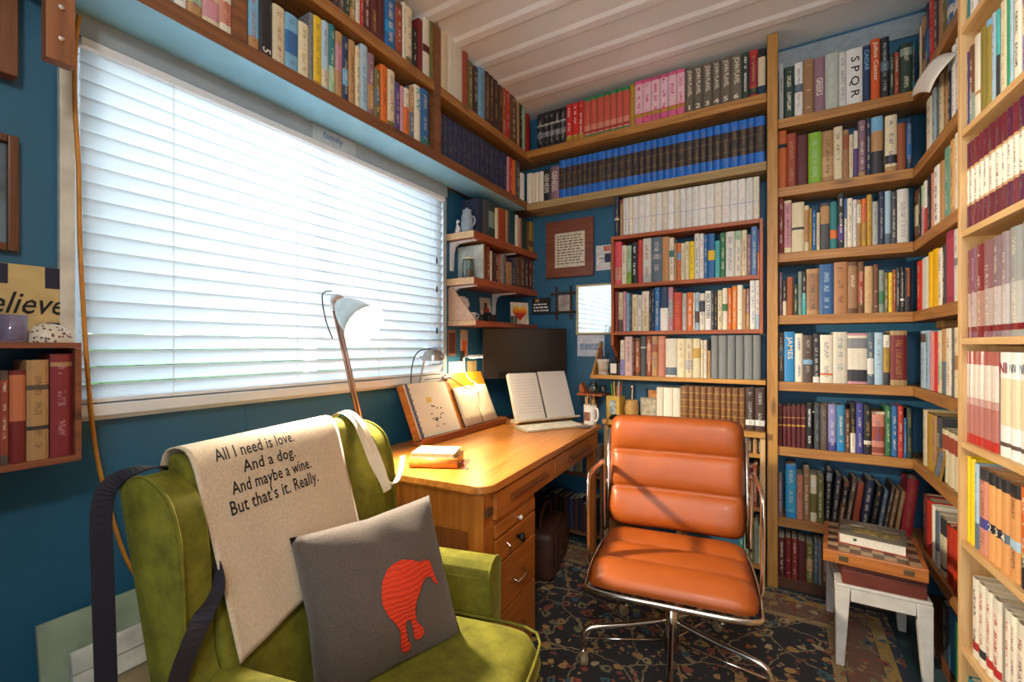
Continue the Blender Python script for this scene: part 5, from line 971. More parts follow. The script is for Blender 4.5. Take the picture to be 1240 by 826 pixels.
for s in (-1, 1):
    B().tube([(s * .03 + .02 * math.cos(a), 0, .02 + .017 * math.sin(a)) for a in [2 * math.pi * k / 16 for k in range(17)]], .003, 6).obj('lens_rim', BLACK, gl_); B().tube([(s * .05, 0, .025), (s * .05, .0, .035), (-s * .03, .006, .037)], .003, 6).obj('temple_arm', BLACK, gl_)
# under the desk: shelf of dark books in shadow and a leather satchel
us = thing('low_shelf', 'low dark shelf with books in the shadow under the desk', 'shelf', (-1.25, 2.8, 0))
for z0_ in (.05, .42): B().box((-1.60, 2.70, z0_), (-.96, YW - .002, z0_ + .02)).obj('shelf_board', BROWNY, us)
for x_ in (-1.62, -.955): B().box((x_, 2.70, 0), (x_ + .018, YW - .002, .62)).obj('upright', BROWNY, us)
xx = -1.595; k = 0
UC = ['2c3a5c', 'd0ccc0', '4a2a24', '8a8478', '1e2430', 'b09a70', '5a2c2c', '34506a']
while xx < -1.0:
    ww = rnd.uniform(.02, .045); hh = rnd.uniform(.17, .21)
    for zb_ in (.0706, .4406):
        h2 = min(hh, .17) if zb_ > .3 else hh
        cov, pg_ = book_geo(ww - .001, h2, .14, lin(UC[k % 8]), [], (0, 0, 0, 0), .6, k % 50)
        o = link('book', geo_mesh('book', [(cov, None)]), BOOK); o.location = (xx + ww / 2, 2.715, zb_); setp(o, f'shadowed book, {ordinal(k // 2 + 1)} from the wall end on the {"upper" if zb_ > .3 else "lower"} shelf under the desk', 'book', 'books under the desk')
        link('page_block', geo_mesh('page_block', [(pg_, None)]), BOOK, o); k += 1
    xx += ww
st = thing('satchel', 'worn brown leather satchel standing under the desk', 'bag', (-1.13, 2.30, 0), R(12), None, True)
SL = mat('worn_brown_leather', '4a2f22', .5, nscale=12, namt=.4, bump=.3)
B().box((-.09, -.19, .0095), (.09, .19, .27)).obj('bag_body', SL, st, .04, 3, True); B().box((.0905, -.17, .10), (.10, .17, .272)).obj('flap', SL, st, .004)
B().tube(smoothpath([(0, -.12, .26), (0, -.10, .33), (0, 0, .36), (0, .10, .33), (0, .12, .26)]), .009, 8).obj('handle', SL, st, 0, 1, True)
for y_ in (-.08, .08): B().box((.1005, y_ - .012, .10), (.104, y_ + .012, .20)).obj('strap', SL, st); B().box((.1042, y_ - .015, .13), (.107, y_ + .015, .15)).obj('buckle', BRASS, st)

# ================================================================ FILL LAMP added unseen behind the viewer to brighten the upper shelves
cp = thing('added_fill_lamp', 'unseen white globe fill lamp added behind the viewer', 'lamp', (.22, -.55, ZC - .014))
B().lathe([(.05, -.03), (.055, -.0005)], 20, Matrix.Translation((.22, -.55, ZC - .0135))).obj('fill_lamp_rose', WHITE, cp)
B().tube([(.22, -.55, ZC - .04), (.22, -.55, ZC - .16)], .004, 8).obj('flex', WIRE, cp)
B().lathe([(.02, .10), (.07, .07), (.10, .0), (.07, -.07), (.0, -.10)], 24, Matrix.Translation((.22, -.55, ZC - .27))).obj('globe_shade', mat('opal_fill_globe', 'fff4e4', .4, namt=0, emis=3.0, ecol='fff0dc'), cp, 0, 1, True)
gl2 = bpy.data.lights.new('added_fill_light', 'POINT'); gl2.energy = 30; gl2.color = (1, .96, .90); gl2.shadow_soft_size = .12; go2 = bpy.data.objects.new('added_fill_light', gl2); COL.objects.link(go2); go2.parent = cp; go2.location = (0, 0, -.39)
# ================================================================ DESK LAMP (tall, lit)
fl = thing('task_lamp', 'tall task lamp with a pale metal bell shade, lit, by the window', 'lamp', (-1.44, 1.30, DT))
COP = mat('copper_rod', 'b48a78', .3, .8); PALEM = mat('pale_mint_enamel', 'c4cfd0', .3)
J = Vector((-1.515, 1.195, 1.415)); Bp_ = Vector((-1.44, 1.30, DT))
B().lathe([(.075, 0), (.075, .014), (.02, .02)], 24, Matrix.Translation(Bp_)).obj('base', PALEM, fl, 0, 1, True)
for s in (-.0065, .0065): B().tube([Bp_ + Vector((s, s * .4, .018)), J + Vector((s, s * .4, -.01))], .006, 8).obj('rod', COP, fl, 0, 1, True)
axd = Vector((.738, .027, -.50)).normalized(); AM = Matrix.Translation(J + Vector((.0, 0, .022))) @ axd.to_track_quat('Z', 'Y').to_matrix().to_4x4()
B().box((-.012, -.012, -.03), (.012, .012, .02), Matrix.Translation(J)).obj('joint', CHROME, fl, .004)
B().lathe([(.012, .0), (.024, .006), (.026, .02), (.026, .022)], 20, AM).obj('shade_cap', PALEM, fl, 0, 1, True)
B().lathe([(.027, .0225), (.028, .046)], 20, AM).obj('collar', COP, fl, 0, 1, True)
B().lathe([(.029, .0465), (.036, .06), (.05, .085), (.062, .12), (.070, .16), (.0865, .20), (.085, .20), (.068, .158), (.06, .118), (.047, .085), (.033, .062), (.026, .05)], 28, AM, False).obj('shade', PALEM, fl, 0, 1, True)
B().lathe([(.010, .055), (.012, .07), (.024, .10), (.027, .125), (.02, .148), (.0, .155)], 16, AM).obj('bulb', mat('lit_bulb', 'fff0d0', .4, namt=0, emis=60, ecol='ffe2b0'), fl, 0, 1, True)
B().tube(smoothpath([J + Vector((-.015, 0, .05)), J + Vector((-.045, -.02, .035)), J + Vector((-.04, -.01, -.06)), J + Vector((-.01, 0, -.14))]), .0025, 6).obj('cord', WIRE, fl, 0, 1, True)
bl_ = bpy.data.lights.new('task_lamp_bulb', 'SPOT'); bl_.energy = 75; bl_.color = (1, .86, .66); bl_.shadow_soft_size = .03; bl_.spot_size = R(150); bl_.spot_blend = .5
bo = bpy.data.objects.new('task_lamp_bulb', bl_); COL.objects.link(bo); bp_ = AM @ Vector((0, 0, .17)); bo.location = bp_ - Vector(fl.location); bo.rotation_euler = axd.to_track_quat('-Z', 'Y').to_euler(); bo.parent = fl

# ================================================================ WING ARMCHAIR
def velvet():
    m, nt, p, N, L = nodes('olive_velvet'); tc = N('ShaderNodeTexCoord'); nz = N('ShaderNodeTexNoise'); nz.inputs['Scale'].default_value = 16; nz.inputs['Detail'].default_value = 9; nz.inputs['Roughness'].default_value = .7; L(tc.outputs['Object'], nz.inputs['Vector'])
    cr = N('ShaderNodeValToRGB'); cr.color_ramp.elements[0].color = (*lin('52501a'), 1); cr.color_ramp.elements[0].position = .3; cr.color_ramp.elements[1].color = (*lin('7c7826'), 1); cr.color_ramp.elements[1].position = .7; L(nz.outputs['Fac'], cr.inputs[0]); L(cr.outputs[0], p.inputs['Base Color'])
    p.inputs['Roughness'].default_value = .8; p.inputs['Specular IOR Level'].default_value = .15; p.inputs['Sheen Weight'].default_value = .45; p.inputs['Sheen Roughness'].default_value = .3; p.inputs['Sheen Tint'].default_value = (*lin('c8c870'), 1)
    n2 = N('ShaderNodeTexNoise'); n2.inputs['Scale'].default_value = 380; L(tc.outputs['Object'], n2.inputs['Vector']); b = N('ShaderNodeBump'); b.inputs['Strength'].default_value = .15; b.inputs['Distance'].default_value = .002; L(n2.outputs['Fac'], b.inputs['Height']); L(b.outputs[0], p.inputs['Normal']); return m
VEL = velvet()
AO = Vector((-1.178, .402, 0)); AA = R(13)
ac = thing('wing_armchair', 'olive green velvet wing armchair with piped edges', 'armchair', AO, AA, None, True)
ZT = 1.012
b = B(); b.prism([(.050, ZT), (.085, ZT + .004), (.112, ZT - .015), (.29, .36), (.17, .36), (.10, .12), (.07, .12)], .055, .675, 'y'); b.obj('backrest', VEL, ac, .03, 4, True)
wp = smoothpath([(.002, .955), (.05, .98), (.10, .972), (.145, .94), (.172, .88), (.185, .80), (.19, .70), (.20, .60)], 4)
wing_poly = [(p[0], p[1]) for p in [(q.x, q.y) for q in [Vector((a, b_, 0)) for a, b_ in [(w_[0], w_[1]) for w_ in wp]]]] + [(.23, .56), (.24, .30), (.17, .30)]
for y0_, y1_, fl_ in ((-.005, .06, -1), (.67, .735, 1)):
    b = B(); b.prism(wing_poly, y0_, y1_, 'y')
    for v in b.bm.verts: v.co.y += fl_ * .10 * max(0, v.co.x - .05) * .5
    wo = b.obj('wing', VEL, ac, .022, 4, True)
    edge = y0_ if fl_ < 0 else y1_
    B().tube([(p.x + .003, edge + fl_ * .05 * max(0, p.x - .05) - fl_ * .004, p.y + .001) for p in wp], .004, 7).obj('piping', VEL, wo, 0, 1, True)
for y0_, y1_ in ((-.005, .10), (.628, .733)):
    b = B(); pr_ = [(y0_, .14), (y1_, .14), (y1_, .54)] + [((y0_ + y1_) / 2 + (y1_ - y0_) / 2 * 1.0 * math.cos(R(a)), .545 + .045 * math.sin(R(a))) for a in (0, 30, 60, 90, 120, 150, 180)] + [(y0_, .54)]
    b.prism(pr_, .12, .585, 'x')
    ar = b.obj('arm', VEL, ac, .014, 2, True)
    B().tube([(.583, q[0], q[1]) for q in pr_[2:-1]], .004, 6).obj('piping', VEL, ar, 0, 1, True)
B().box((.12, .105, .14), (.70, .625, .315)).obj('seat_base', VEL, ac, .02, 3, True)
b = B()
def cush(a, t_):
    x = -1 + 2 * a; y = -1 + 2 * t_; return (x, y)
def softbox(lo, hi, bulge, n=14, e=5.0):
    b = B(); c = [(lo[i] + hi[i]) / 2 for i in range(3)]; r = [(hi[i] - lo[i]) / 2 for i in range(3)]
    for sgn in (1, -1):
        def fn(a, t_, sgn=sgn):
            x = -1 + 2 * a; y = -1 + 2 * t_; k_ = max(abs(x), abs(y)); ed = (1 - k_ ** e) ** (1 / 3) if k_ < 1 else 0
            rr = max(1e-6, (abs(x) ** 7 + abs(y) ** 7) ** (1 / 7)); s_ = k_ / rr if rr > 1e-5 else 1
            return (c[0] + r[0] * x * s_, c[1] + r[1] * y * s_, c[2] + sgn * (r[2] * ed + bulge * (1 - x * x) * (1 - y * y)))
        b.grid(fn, n, n)
    bmesh.ops.remove_doubles(b.bm, verts=b.bm.verts[:], dist=.0004); return b
cu_ = softbox((.235, .108, .315), (.765, .622, .44), .012, 22, 14).obj('seat_cushion', VEL, ac, 0, 1, True)
for zz_ in (.325, .432):
    pts = []
    for k_ in range(48):
        c_, s__ = math.cos(2 * math.pi * k_ / 48), math.sin(2 * math.pi * k_ / 48); q = (abs(c_) ** 7 + abs(s__) ** 7) ** (-1 / 7); pts.append((.5 + .2635 * q * c_, .365 + .2555 * q * s__, zz_))
    B().tube(pts + [pts[0]], .0042, 6).obj('piping', VEL, cu_, 0, 1, True)
for x_, y_ in ((.14, .05), (.14, .68), (.62, .06), (.62, .67)): B().prism([(x_ - .02, y_ - .02), (x_ + .02, y_ - .02), (x_ + .02, y_ + .02), (x_ - .02, y_ + .02)], .0085, .139, 'z').obj('leg', wood('dark_leg', '4a2c1a', '301a10', 'z', .4), ac, .003)
ACM = Matrix.Translation(AO) @ Matrix.Rotation(AA, 4, 'Z')
def apt(x, y, z): return ACM @ Vector((x, y, z))
# tote bag draped over the back
_pp = smoothpath([(.030, ZT - .12, 0), (.036, ZT - .03, 0), (.048, ZT + .006, 0), (.078, ZT + .016, 0), (.106, ZT + .006, 0), (.124, ZT - .028, 0), (.138, ZT - .075, 0), (.138 + .298 * .2, ZT - .275, 0), (.138 + .298 * .44, ZT - .515, 0), (.138 + .298 * .6, ZT - .675, 0)], 12)
_cs = [0.]
for _a, _b in zip(_pp, _pp[1:]): _cs.append(_cs[-1] + (_b - _a).length)
_s0 = min(range(len(_pp)), key=lambda k: (_pp[k] - Vector((.106, ZT + .006, 0))).length); _s0 = _cs[_s0]
def tote_prof(s_):    # arc length from the rounded top edge, downwards positive
    q = max(0, min(_cs[-1] - 1e-5, s_ + _s0)); k = max(i for i in range(len(_cs)) if _cs[i] <= q); k = min(k, len(_pp) - 2); f_ = (q - _cs[k]) / (_cs[k + 1] - _cs[k]); p = _pp[k].lerp(_pp[k + 1], f_); d_ = (_pp[k + 1] - _pp[k]).normalized(); return p.x, p.y, -d_.y, d_.x
def tote_pt(l_, s_, off=0):
    x, z_, nx, nz_ = tote_prof(s_); q = max(0, s_) / .4; w_ = .0035 * q * (math.sin(l_ * 22 + 2 * q) + .6 * math.sin(l_ * 46 + 1)) + off; return Vector((x + nx * w_, l_, z_ + nz_ * w_))
def tote_fn(a, t_):
    l0, l1 = .055 + .02 * t_, .53 - .015 * t_; return tote_pt(l0 + (l1 - l0) * a, -.16 + t_ * (.16 + .45 - .085 * a))
LIN = mat('natural_linen', 'c8b498', .85, nscale=160, namt=.12, bump=.25, bscale=500, sheen=.2)
tb_ = thing('tote_bag', 'natural linen tote bag with black lettering draped over the armchair', 'tote bag', AO, AA, None, True)
b = B(); b.grid(tote_fn, 36, 48); o_ = b.obj('bag_cloth', LIN, tb_, 0, 1, True); sm_ = o_.modifiers.new('thickness', 'SOLIDIFY'); sm_.thickness = .003; sm_.offset = 1
def tote_text(txt, l0, l1, s_mid, h_):
    me = text_mesh(txt, 1.0, 'CENTER', .0, 1.05, 1, .012); tbm = bmesh.new(); tbm.from_mesh(me); bmesh.ops.triangulate(tbm, faces=tbm.faces[:])
    for _ in range(3): bmesh.ops.subdivide_edges(tbm, edges=[e for e in tbm.edges if e.calc_length() > .14], cuts=1); bmesh.ops.triangulate(tbm, faces=tbm.faces[:])
    tbm.to_mesh(me); tbm.free(); xs = [v.co.x for v in me.vertices]; ax, bx_ = min(xs), max(xs); ay, by = -.08, .66
    for v in me.vertices: v.co = tote_pt(l0 + (l1 - l0) * (v.co.x - ax) / (bx_ - ax), s_mid - h_ * ((v.co.y - ay) / (by - ay) - .5), .0042)
    link('printed_line', me, INK, tb_)
for (tx, l0, l1, sm2, hh) in (('All I need is love.', .113, .345, .010, .030), ('And a dog.', .175, .335, .050, .030), ('And maybe a wine.', .135, .38, .091, .031), ("But that's it. Really.", .122, .395, .132, .033)): tote_text(tx, l0, l1, sm2, hh)
STP = mat('cream_webbing', 'dccfb4', .85, nscale=200)
ribbon([(.030, .605, .93), (.034, .605, ZT - .01), (.075, .605, ZT + .016), (.122, .608, ZT - .01), (.150, .612, .95), (.185, .618, .87), (.215, .63, .81), (.225, .64, .775)], [(0, 1, 0)] * 4 + [(.1, 1, 0), (.3, 1, .1), (.5, .9, .2), (.6, .8, .3)], .027).obj('bag_handle', STP, tb_)
ribbon([(.026, .625, .93), (.030, .625, ZT - .008), (.075, .625, ZT + .019), (.125, .628, ZT - .008), (.158, .632, .95), (.195, .64, .86), (.216, .645, .795), (.232, .668, .79), (.236, .70, .82), (.232, .725, .87)], [(0, 1, 0)] * 4 + [(.1, 1, 0), (.4, .9, .1), (.6, .7, .3), (.6, .4, .5), (.7, -.1, .4), (.8, -.2, .2)], .027).obj('bag_handle', STP, tb_)
# black shoulder strap looped over the near wing
sq = [(-.010, -.012, .15), (-.012, -.016, .50), (-.014, -.022, .78), (-.010, -.026, .92), (.004, -.012, .972), (.03, .03, .99), (.05, .075, .975), (.07, .088, .92), (.12, .085, .86), (.165, .072, .79), (.199, .052, .745), (.205, .005, .69), (.205, -.038, .58), (.215, -.05, .30)]
sd = [(.5, .8, 0)] * 3 + [(.7, .6, .1), (.8, .3, .0), (.9, .2, 0), (.9, 0, .2), (.8, .2, .5), (.6, .2, .7), (.4, .3, .8), (.3, .6, .7), (.2, .8, .5), (.2, .9, .1), (.3, .9, 0)]
bs_ = ribbon([apt(*q) for q in sq], [Matrix.Rotation(AA, 3, 'Z') @ Vector(q) for q in sd], .036, .003)
tag(bs_.obj('shoulder_strap', mat('black_webbing', '1c1620', .7, nscale=120)), 'black webbing shoulder strap looped over the armchair wing', 'strap')
# cushion with red bird
PCN = Vector((-.905, .86, .605)); pn = Vector((.86, -.34, .36)).normalized(); px_ = Vector((0, 0, 1)).cross(pn).normalized(); py_ = pn.cross(px_)
PM = Matrix.Translation(PCN) @ Matrix(((px_.x, py_.x, pn.x, 0), (px_.y, py_.y, pn.y, 0), (px_.z, py_.z, pn.z, 0), (0, 0, 0, 1))) @ Matrix.Rotation(R(4), 4, 'Z')
PH = .195
def pil(x, y):
    k_ = max(0, (1 - x ** 2)) * max(0, (1 - y ** 2)); return .092 * k_ ** .5 + (.006 * math.sin(5 * x - 4 * y + 1) + .004 * math.sin(9 * x + 6 * y)) * k_ - .012 * math.exp(-((x + .1 - .3 * y) / .16) ** 2) * max(0, y) * k_
def pil_pt(x, y, sgn=1, off=0):
    pinch = 1 - .13 * (1 - abs(x * y)) * (abs(x) ** 3 + abs(y) ** 3) * .5
    return PM @ Vector((PH * x * pinch, PH * y * pinch, sgn * pil(x, y) + off))
WOOL = mat('grey_brown_wool', '564b43', .95, nscale=420, namt=.4, bump=.4, bscale=300, sheen=.2)
cu2 = thing('cushion', 'dark grey wool cushion with a red kiwi bird on the armchair', 'cushion', PCN)
b = B()
for s in (1, -1): b.grid(lambda a, t_, s=s: pil_pt(-1 + 2 * a, -1 + 2 * t_, s), 24, 24)
bmesh.ops.remove_doubles(b.bm, verts=b.bm.verts[:], dist=.0004); b.obj('cushion_cover', WOOL, cu2, 0, 1, True)
bird = [(235, 575), (238, 550), (246, 525), (262, 503), (282, 495), (305, 494), (330, 503), (352, 516), (370, 514), (384, 524), (388, 545), (392, 565), (399, 588), (388, 580), (377, 560), (362, 556), (348, 562), (330, 580), (318, 596), (312, 615), (314, 642), (330, 664), (333, 680), (318, 688), (305, 682), (303, 655), (298, 632), (288, 628), (282, 640), (285, 676), (294, 690), (286, 703), (270, 700), (265, 680), (267, 645), (256, 622), (243, 603)]
bmk = bmesh.new(); vs = [bmk.verts.new(((x - 262) / 172, -(y - 560) / 172, 0)) for x, y in bird]; bmk.faces.new(vs)
bmesh.ops.triangulate(bmk, faces=bmk.faces[:]); bmesh.ops.subdivide_edges(bmk, edges=bmk.edges[:], cuts=3, use_grid_fill=True); bmesh.ops.triangulate(bmk, faces=bmk.faces[:])
for v in bmk.verts: x, y = v.co.x * .9 - .04, v.co.y * .9 - .03; v.co = pil_pt(x, y, 1, .0028)
me = bpy.data.meshes.new('bird'); bmk.to_mesh(me); bmk.free()
def felt():
    m, nt, p, N, L = nodes('red_felt'); tc = N('ShaderNodeTexCoord'); wv = N('ShaderNodeTexWave'); wv.bands_direction = 'Z'; wv.inputs['Scale'].default_value = 28; wv.inputs['Distortion'].default_value = 5; wv.inputs['Detail'].default_value = 2; L(tc.outputs['Object'], wv.inputs['Vector'])
    cr = N('ShaderNodeValToRGB'); cr.color_ramp.elements[0].color = (*lin('c4300f'), 1); cr.color_ramp.elements[1].color = (*lin('dc3c18'), 1); L(wv.outputs['Fac'], cr.inputs[0]); L(cr.outputs[0], p.inputs['Base Color']); p.inputs['Roughness'].default_value = .9
    b = N('ShaderNodeBump'); b.inputs['Strength'].default_value = .4; b.inputs['Distance'].default_value = .004; L(wv.outputs['Fac'], b.inputs['Height']); L(b.outputs[0], p.inputs['Normal']); return m
bo_ = link('kiwi_bird_applique', me, felt(), cu2); bo_.modifiers.new('t', 'SOLIDIFY').thickness = .002
# stacked canvases behind the armchair
cv = thing('stretched_canvas', 'grey-green stretched canvas leaning behind the armchair', 'canvas', (XW + .06, .75, 0))
Mc = Matrix.Translation((-1.50, .72, .0015)) @ Matrix.Rotation(R(-13), 4, 'Y')
B().box((-.02, -.335, 0), (.0, .40, .548), Mc).obj('canvas_sheet', mat('green_grey_canvas', '93a088', .8, nscale=8, namt=.25), cv, .003)
cv2 = thing('picture_frame', 'worn white picture frame leaning against the canvas', 'frame', (-1.45, .75, 0))
Mf = Matrix.Translation((-1.445, .76, .0015)) @ Matrix.Rotation(R(-13), 4, 'Y')
WF = mat('worn_white_frame', 'd6d4c6', .6, nscale=16, namt=.25)
for lo, hi in (((-.02, -.33, .42), (.0, .30, .475)), ((-.02, -.33, .0), (.0, .30, .055)), ((-.02, -.33, .0555), (0, -.275, .4195)), ((-.02, .245, .0555), (0, .30, .4195))): B().box(lo, hi, Mf).obj('frame_bar', WF, cv2, .004)
for lo, hi in (((-.0165, -.2745, .37), (-.004, .2445, .4195)),): B().box(lo, hi, Mf).obj('inner_moulding', WF, cv2, .004)
B().box((-.018, -.2745, .0555), (-.010, .2445, .3695), Mf).obj('print', mat('brown_print', '8a7a5c', .6, nscale=6, namt=.5), cv2)

# ================================================================ LEATHER SWIVEL CHAIR
LE = mat('orange_tan_leather', 'a04e18', .40, nscale=9, namt=.12, bump=.14, bscale=60, coat=.04)
oc = thing('swivel_chair', 'tan orange leather swivel chair with chrome arms and star base', 'chair', (-.36, 1.835, 0), R(8.5), None, True)
def pad(fn_c, w_, h_, ch, front, back, n=30, m_=48):
    """channelled pad: fn_c(x,v,off)->point; v 0..1 along channels"""
    b = B()
    for sgn in (1, -1):
        def fn(a, t_, sgn=sgn):
            x = -1 + 2 * a; y = -1 + 2 * t_; k_ = max(abs(x), abs(y)); rr = max(1e-6, (abs(x) ** 12 + abs(y) ** 12) ** (1 / 12)); s_ = k_ / rr
            xx, v = x * s_, (y * s_ + 1) / 2; ed = (max(0, 1 - abs(x) ** 9) * max(0, 1 - abs(y) ** 14)) ** .45
            pu = abs(math.sin(math.pi * ch * v)) ** .42 if sgn > 0 else .6
            off = sgn * ((front if sgn > 0 else back) * (.30 + .70 * pu) * ed)
            return fn_c(xx * w_ / 2, v, off)
        b.grid(fn, n, m_)
    bmesh.ops.remove_doubles(b.bm, verts=b.bm.verts[:], dist=.0004); return b
def backpt(x, v, off):
    z_ = .455 + .475 * v; y_ = .205 + .085 * v + .02 * math.sin(math.pi * v) - .02 * (x / .27) ** 2 * .8; return Vector((x, y_ - off * .985, z_ + off * .17))
pad(backpt, .555, .475, 3, .045, .02).obj('backrest', LE, oc, 0, 1, True)
def seatpt(x, v, off):
    y_ = -.255 + .475 * v; z_ = .425 - .012 * v - .03 * max(0, (.18 - v) / .18) ** 2 - .010 * math.sin(math.pi * v); return Vector((x, y_ - (.012 if v < .05 else 0), z_ + off))
pad(seatpt, .56, .475, 3, .045, .02).obj('seat', LE, oc, 0, 1, True)
B().tube(smoothpath([(-.27, .2, .41), (-.288, .0, .402), (-.285, -.20, .39), (-.25, -.262, .378), (0, -.268, .376), (.25, -.262, .378), (.285, -.20, .39), (.288, .0, .402), (.27, .2, .41)], 5), .010, 8, (.7, 1.2)).obj('seat_rim', CHROME, oc, 0, 1, True)
for s in (-1, 1):
    B().tube(smoothpath([(s * .296, -.13, .40), (s * .298, -.13, .55), (s * .298, -.13, .69), (s * .298, -.105, .735), (s * .298, -.05, .745), (s * .298, .14, .735), (s * .298, .185, .72), (s * .298, .20, .68), (s * .296, .20, .55), (s * .292, .195, .42)], 5), .012, 8, (1.15, .6)).obj('armrest', CHROME, oc, 0, 1, True)
    B().tube([(s * .286, .215, .42), (s * .286, .25, .62), (s * .286, .29, .86)], .010, 8).obj('back_rail', CHROME, oc, 0, 1, True)
    B().lathe([(.016, 0), (.016, .012), (.004, .016)], 12, Matrix.Translation((s * .292, .245, .62)) @ Matrix.Rotation(s * R(90), 4, 'Y')).obj('rail_bolt', CHROME, oc, 0, 1, True)
B().tube([(-.286, .10, .385), (.286, .10, .385)], .011, 8).obj('cross_bar', CHROME, oc); B().tube([(-.286, -.08, .382), (.286, -.08, .382)], .011, 8).obj('cross_bar', CHROME, oc)
B().lathe([(.055, .345), (.06, .372), (.05, .372)], 16).obj('tilt_housing', BLACK, oc); B().lathe([(.034, .29), (.034, .345)], 16).obj('column_sleeve', BLACK, oc, 0, 1, True); B().lathe([(.028, .07), (.028, .29)], 18).obj('column', CHROME, oc, 0, 1, True)
for k in range(5):
    a = R(208 - 72 * k - 8.5); c_, s__ = math.cos(a), math.sin(a); r_ = .34
    B().tube(smoothpath([(.026 * c_, .026 * s__, .185), (.15 * c_, .15 * s__, .165), (.28 * c_, .28 * s__, .152), (.325 * c_, .325 * s__, .14), (r_ * c_, r_ * s__, .11), (r_ * c_, r_ * s__, .062)], 5), .011, 8).obj('base_leg', CHROME, oc, 0, 1, True)
    B().tube([(.028 * c_, .028 * s__, .105), (.335 * c_, .335 * s__, .105)], .005, 7).obj('brace_rod', CHROME, oc, 0, 1, True)
    co = Vector((r_ * c_, r_ * s__, 0)) + Vector((-s__, c_, 0)) * .018
    cst = B().lathe([(.012, .05), (.014, .062)], 12, Matrix.Translation((r_ * c_, r_ * s__, 0))).obj('caster', CHROME, oc, 0, 1, True)
    B().lathe([(.012, -.016), (.024, -.014), (.024, .014), (.012, .016)], 16, Matrix.Translation((co.x, co.y, .0375)) @ Matrix.Rotation(a, 4, 'Z') @ Matrix.Rotation(R(90), 4, 'Y')).obj('caster_wheel', mat('amber_caster', '8a7a5c', .3), cst, 0, 1, True)

# ================================================================ STOOL WITH BOX, CHESS CASE, BOOK
WT = mat('worn_white_paint', 'cfcac0', .5, nscale=25, namt=.1)
sx0, sx1, sy0, sy1 = .190, .478, 2.165, 2.60; SZ = .325
stl = thing('stool', 'low white painted stool with tapered legs by the bookcase', 'stool', (.335, 2.38, 0), 0, None)
B().box((sx0 + .002, sy0 + .002, SZ - .012), (sx1 - .002, sy1 - .002, SZ)).obj('seat_board', WT, stl, .003)
for x_, y_, dx, dy in ((sx0, sy0, 1, 1), (sx1, sy0, -1, 1), (sx0, sy1, 1, -1), (sx1, sy1, -1, -1)):
    b = B(); t0, t1 = .028, .048
    g0 = .0085 if x_ < .4 else 0
    vs = [(x_, y_, g0), (x_ + dx * t0, y_, g0), (x_ + dx * t0, y_ + dy * t0, g0), (x_, y_ + dy * t0, g0), (x_, y_, SZ - .0125), (x_ + dx * t1, y_, SZ - .0125), (x_ + dx * t1, y_ + dy * t1, SZ - .0125), (x_, y_ + dy * t1, SZ - .0125)]
    b.add(vs, [(3, 2, 1, 0), (4, 5, 6, 7), (0, 1, 5, 4), (1, 2, 6, 5), (2, 3, 7, 6), (3, 0, 4, 7)]); b.obj('leg', WT, stl, .003)
for lo, hi in (((sx0 + .0485, sy0 + .003, SZ - .06), (sx1 - .0485, sy0 + .02, SZ - .0125)), ((sx0 + .0485, sy1 - .02, SZ - .06), (sx1 - .0485, sy1 - .003, SZ - .0125)), ((sx0 + .003, sy0 + .0485, SZ - .06), (sx0 + .02, sy1 - .0485, SZ - .0125)), ((sx1 - .02, sy0 + .0485, SZ - .06), (sx1 - .003, sy1 - .0485, SZ - .0125))): B().box(lo, hi).obj('apron', WT, stl)
lb = thing('wooden_box', 'dark reddish brown box on the white stool', 'box', (.335, 2.33, SZ + .0006))
RB = mat('reddish_brown_box', '6a3024', .4, nscale=20, namt=.12)
B().box((.212, 2.175, SZ + .0006), (.462, 2.47, SZ + .055)).obj('box_base', RB, lb, .003); B().box((.210, 2.173, SZ + .0565), (.464, 2.472, SZ + .082)).obj('lid', RB, lb, .003)
cz = SZ + .0826
ch = thing('chess_case', 'folding wooden chess case with brass clasps on the brown box', 'chess case', (.318, 2.315, cz), R(-5), None, True)
CW = wood('orange_chess_wood', 'c07430', '9c5820', 'x', .35, 1, False, .3)
B().box((-.155, -.175, 0), (.155, .175, .046)).obj('case_body', CW, ch, .003)
LS, DS = mat('light_square', 'a88e6c', .4), mat('dark_square', '5a3c2c', .4)
for i in range(8):
    for j in range(8): B().box((-.14 + i * .035, -.16 + j * .04, .0462), (-.1055 + i * .035, -.1205 + j * .04, .0470)).obj('square', LS if (i + j) % 2 else DS, ch)
for x_ in (-.09, .10): B().box((x_ - .014, -.1785, .014), (x_ + .014, -.1755, .034)).obj('clasp', mat('dull_brass', '7a6a48', .35, .9), ch, .002); 
bk2 = thing('large_book', 'thick hardback with a grey pictorial cover lying on the chess case', 'book', (.325, 2.325, cz + .0478), R(-10), None, True)
GC = mat('grey_book_cover', '6e6a5c', .35, nscale=18, namt=.15)
B().box((-.105, -.095, 0), (.105, .10, .003)).obj('cover', mat('red_board', 'a03428', .5), bk2); B().box((-.105, -.095, .037), (.105, .10, .040)).obj('cover', GC, bk2, .001)
B().box((-.105, -.095, .0031), (-.1015, .10, .0369)).obj('spine', mat('red_board', 'a03428', .5), bk2); B().box((-.101, -.092, .0031), (.102, .097, .0369)).obj('page_block', mat('white_pages', 'ded6c4', .8, nscale=150, namt=.1), bk2)
B().box((-.06, -.05, .0402), (.085, .015, .0408)).obj('cover_picture', mat('cover_picture', '8a7a4a', .4, nscale=40, namt=.8), bk2)
for k, (xa, xb) in enumerate(((-.07, -.03), (-.02, .02), (.03, .08))): B().box((xa, .03, .0402), (xb, .04, .0406)).obj('cover_title', mat('cover_title', 'b8b098', .5), bk2)
B().box((-.055, -.0932, .018), (-.045, -.0924, .028)).obj('printed_emblem', mat('green_emblem', '3a5a3c', .6), bk2)
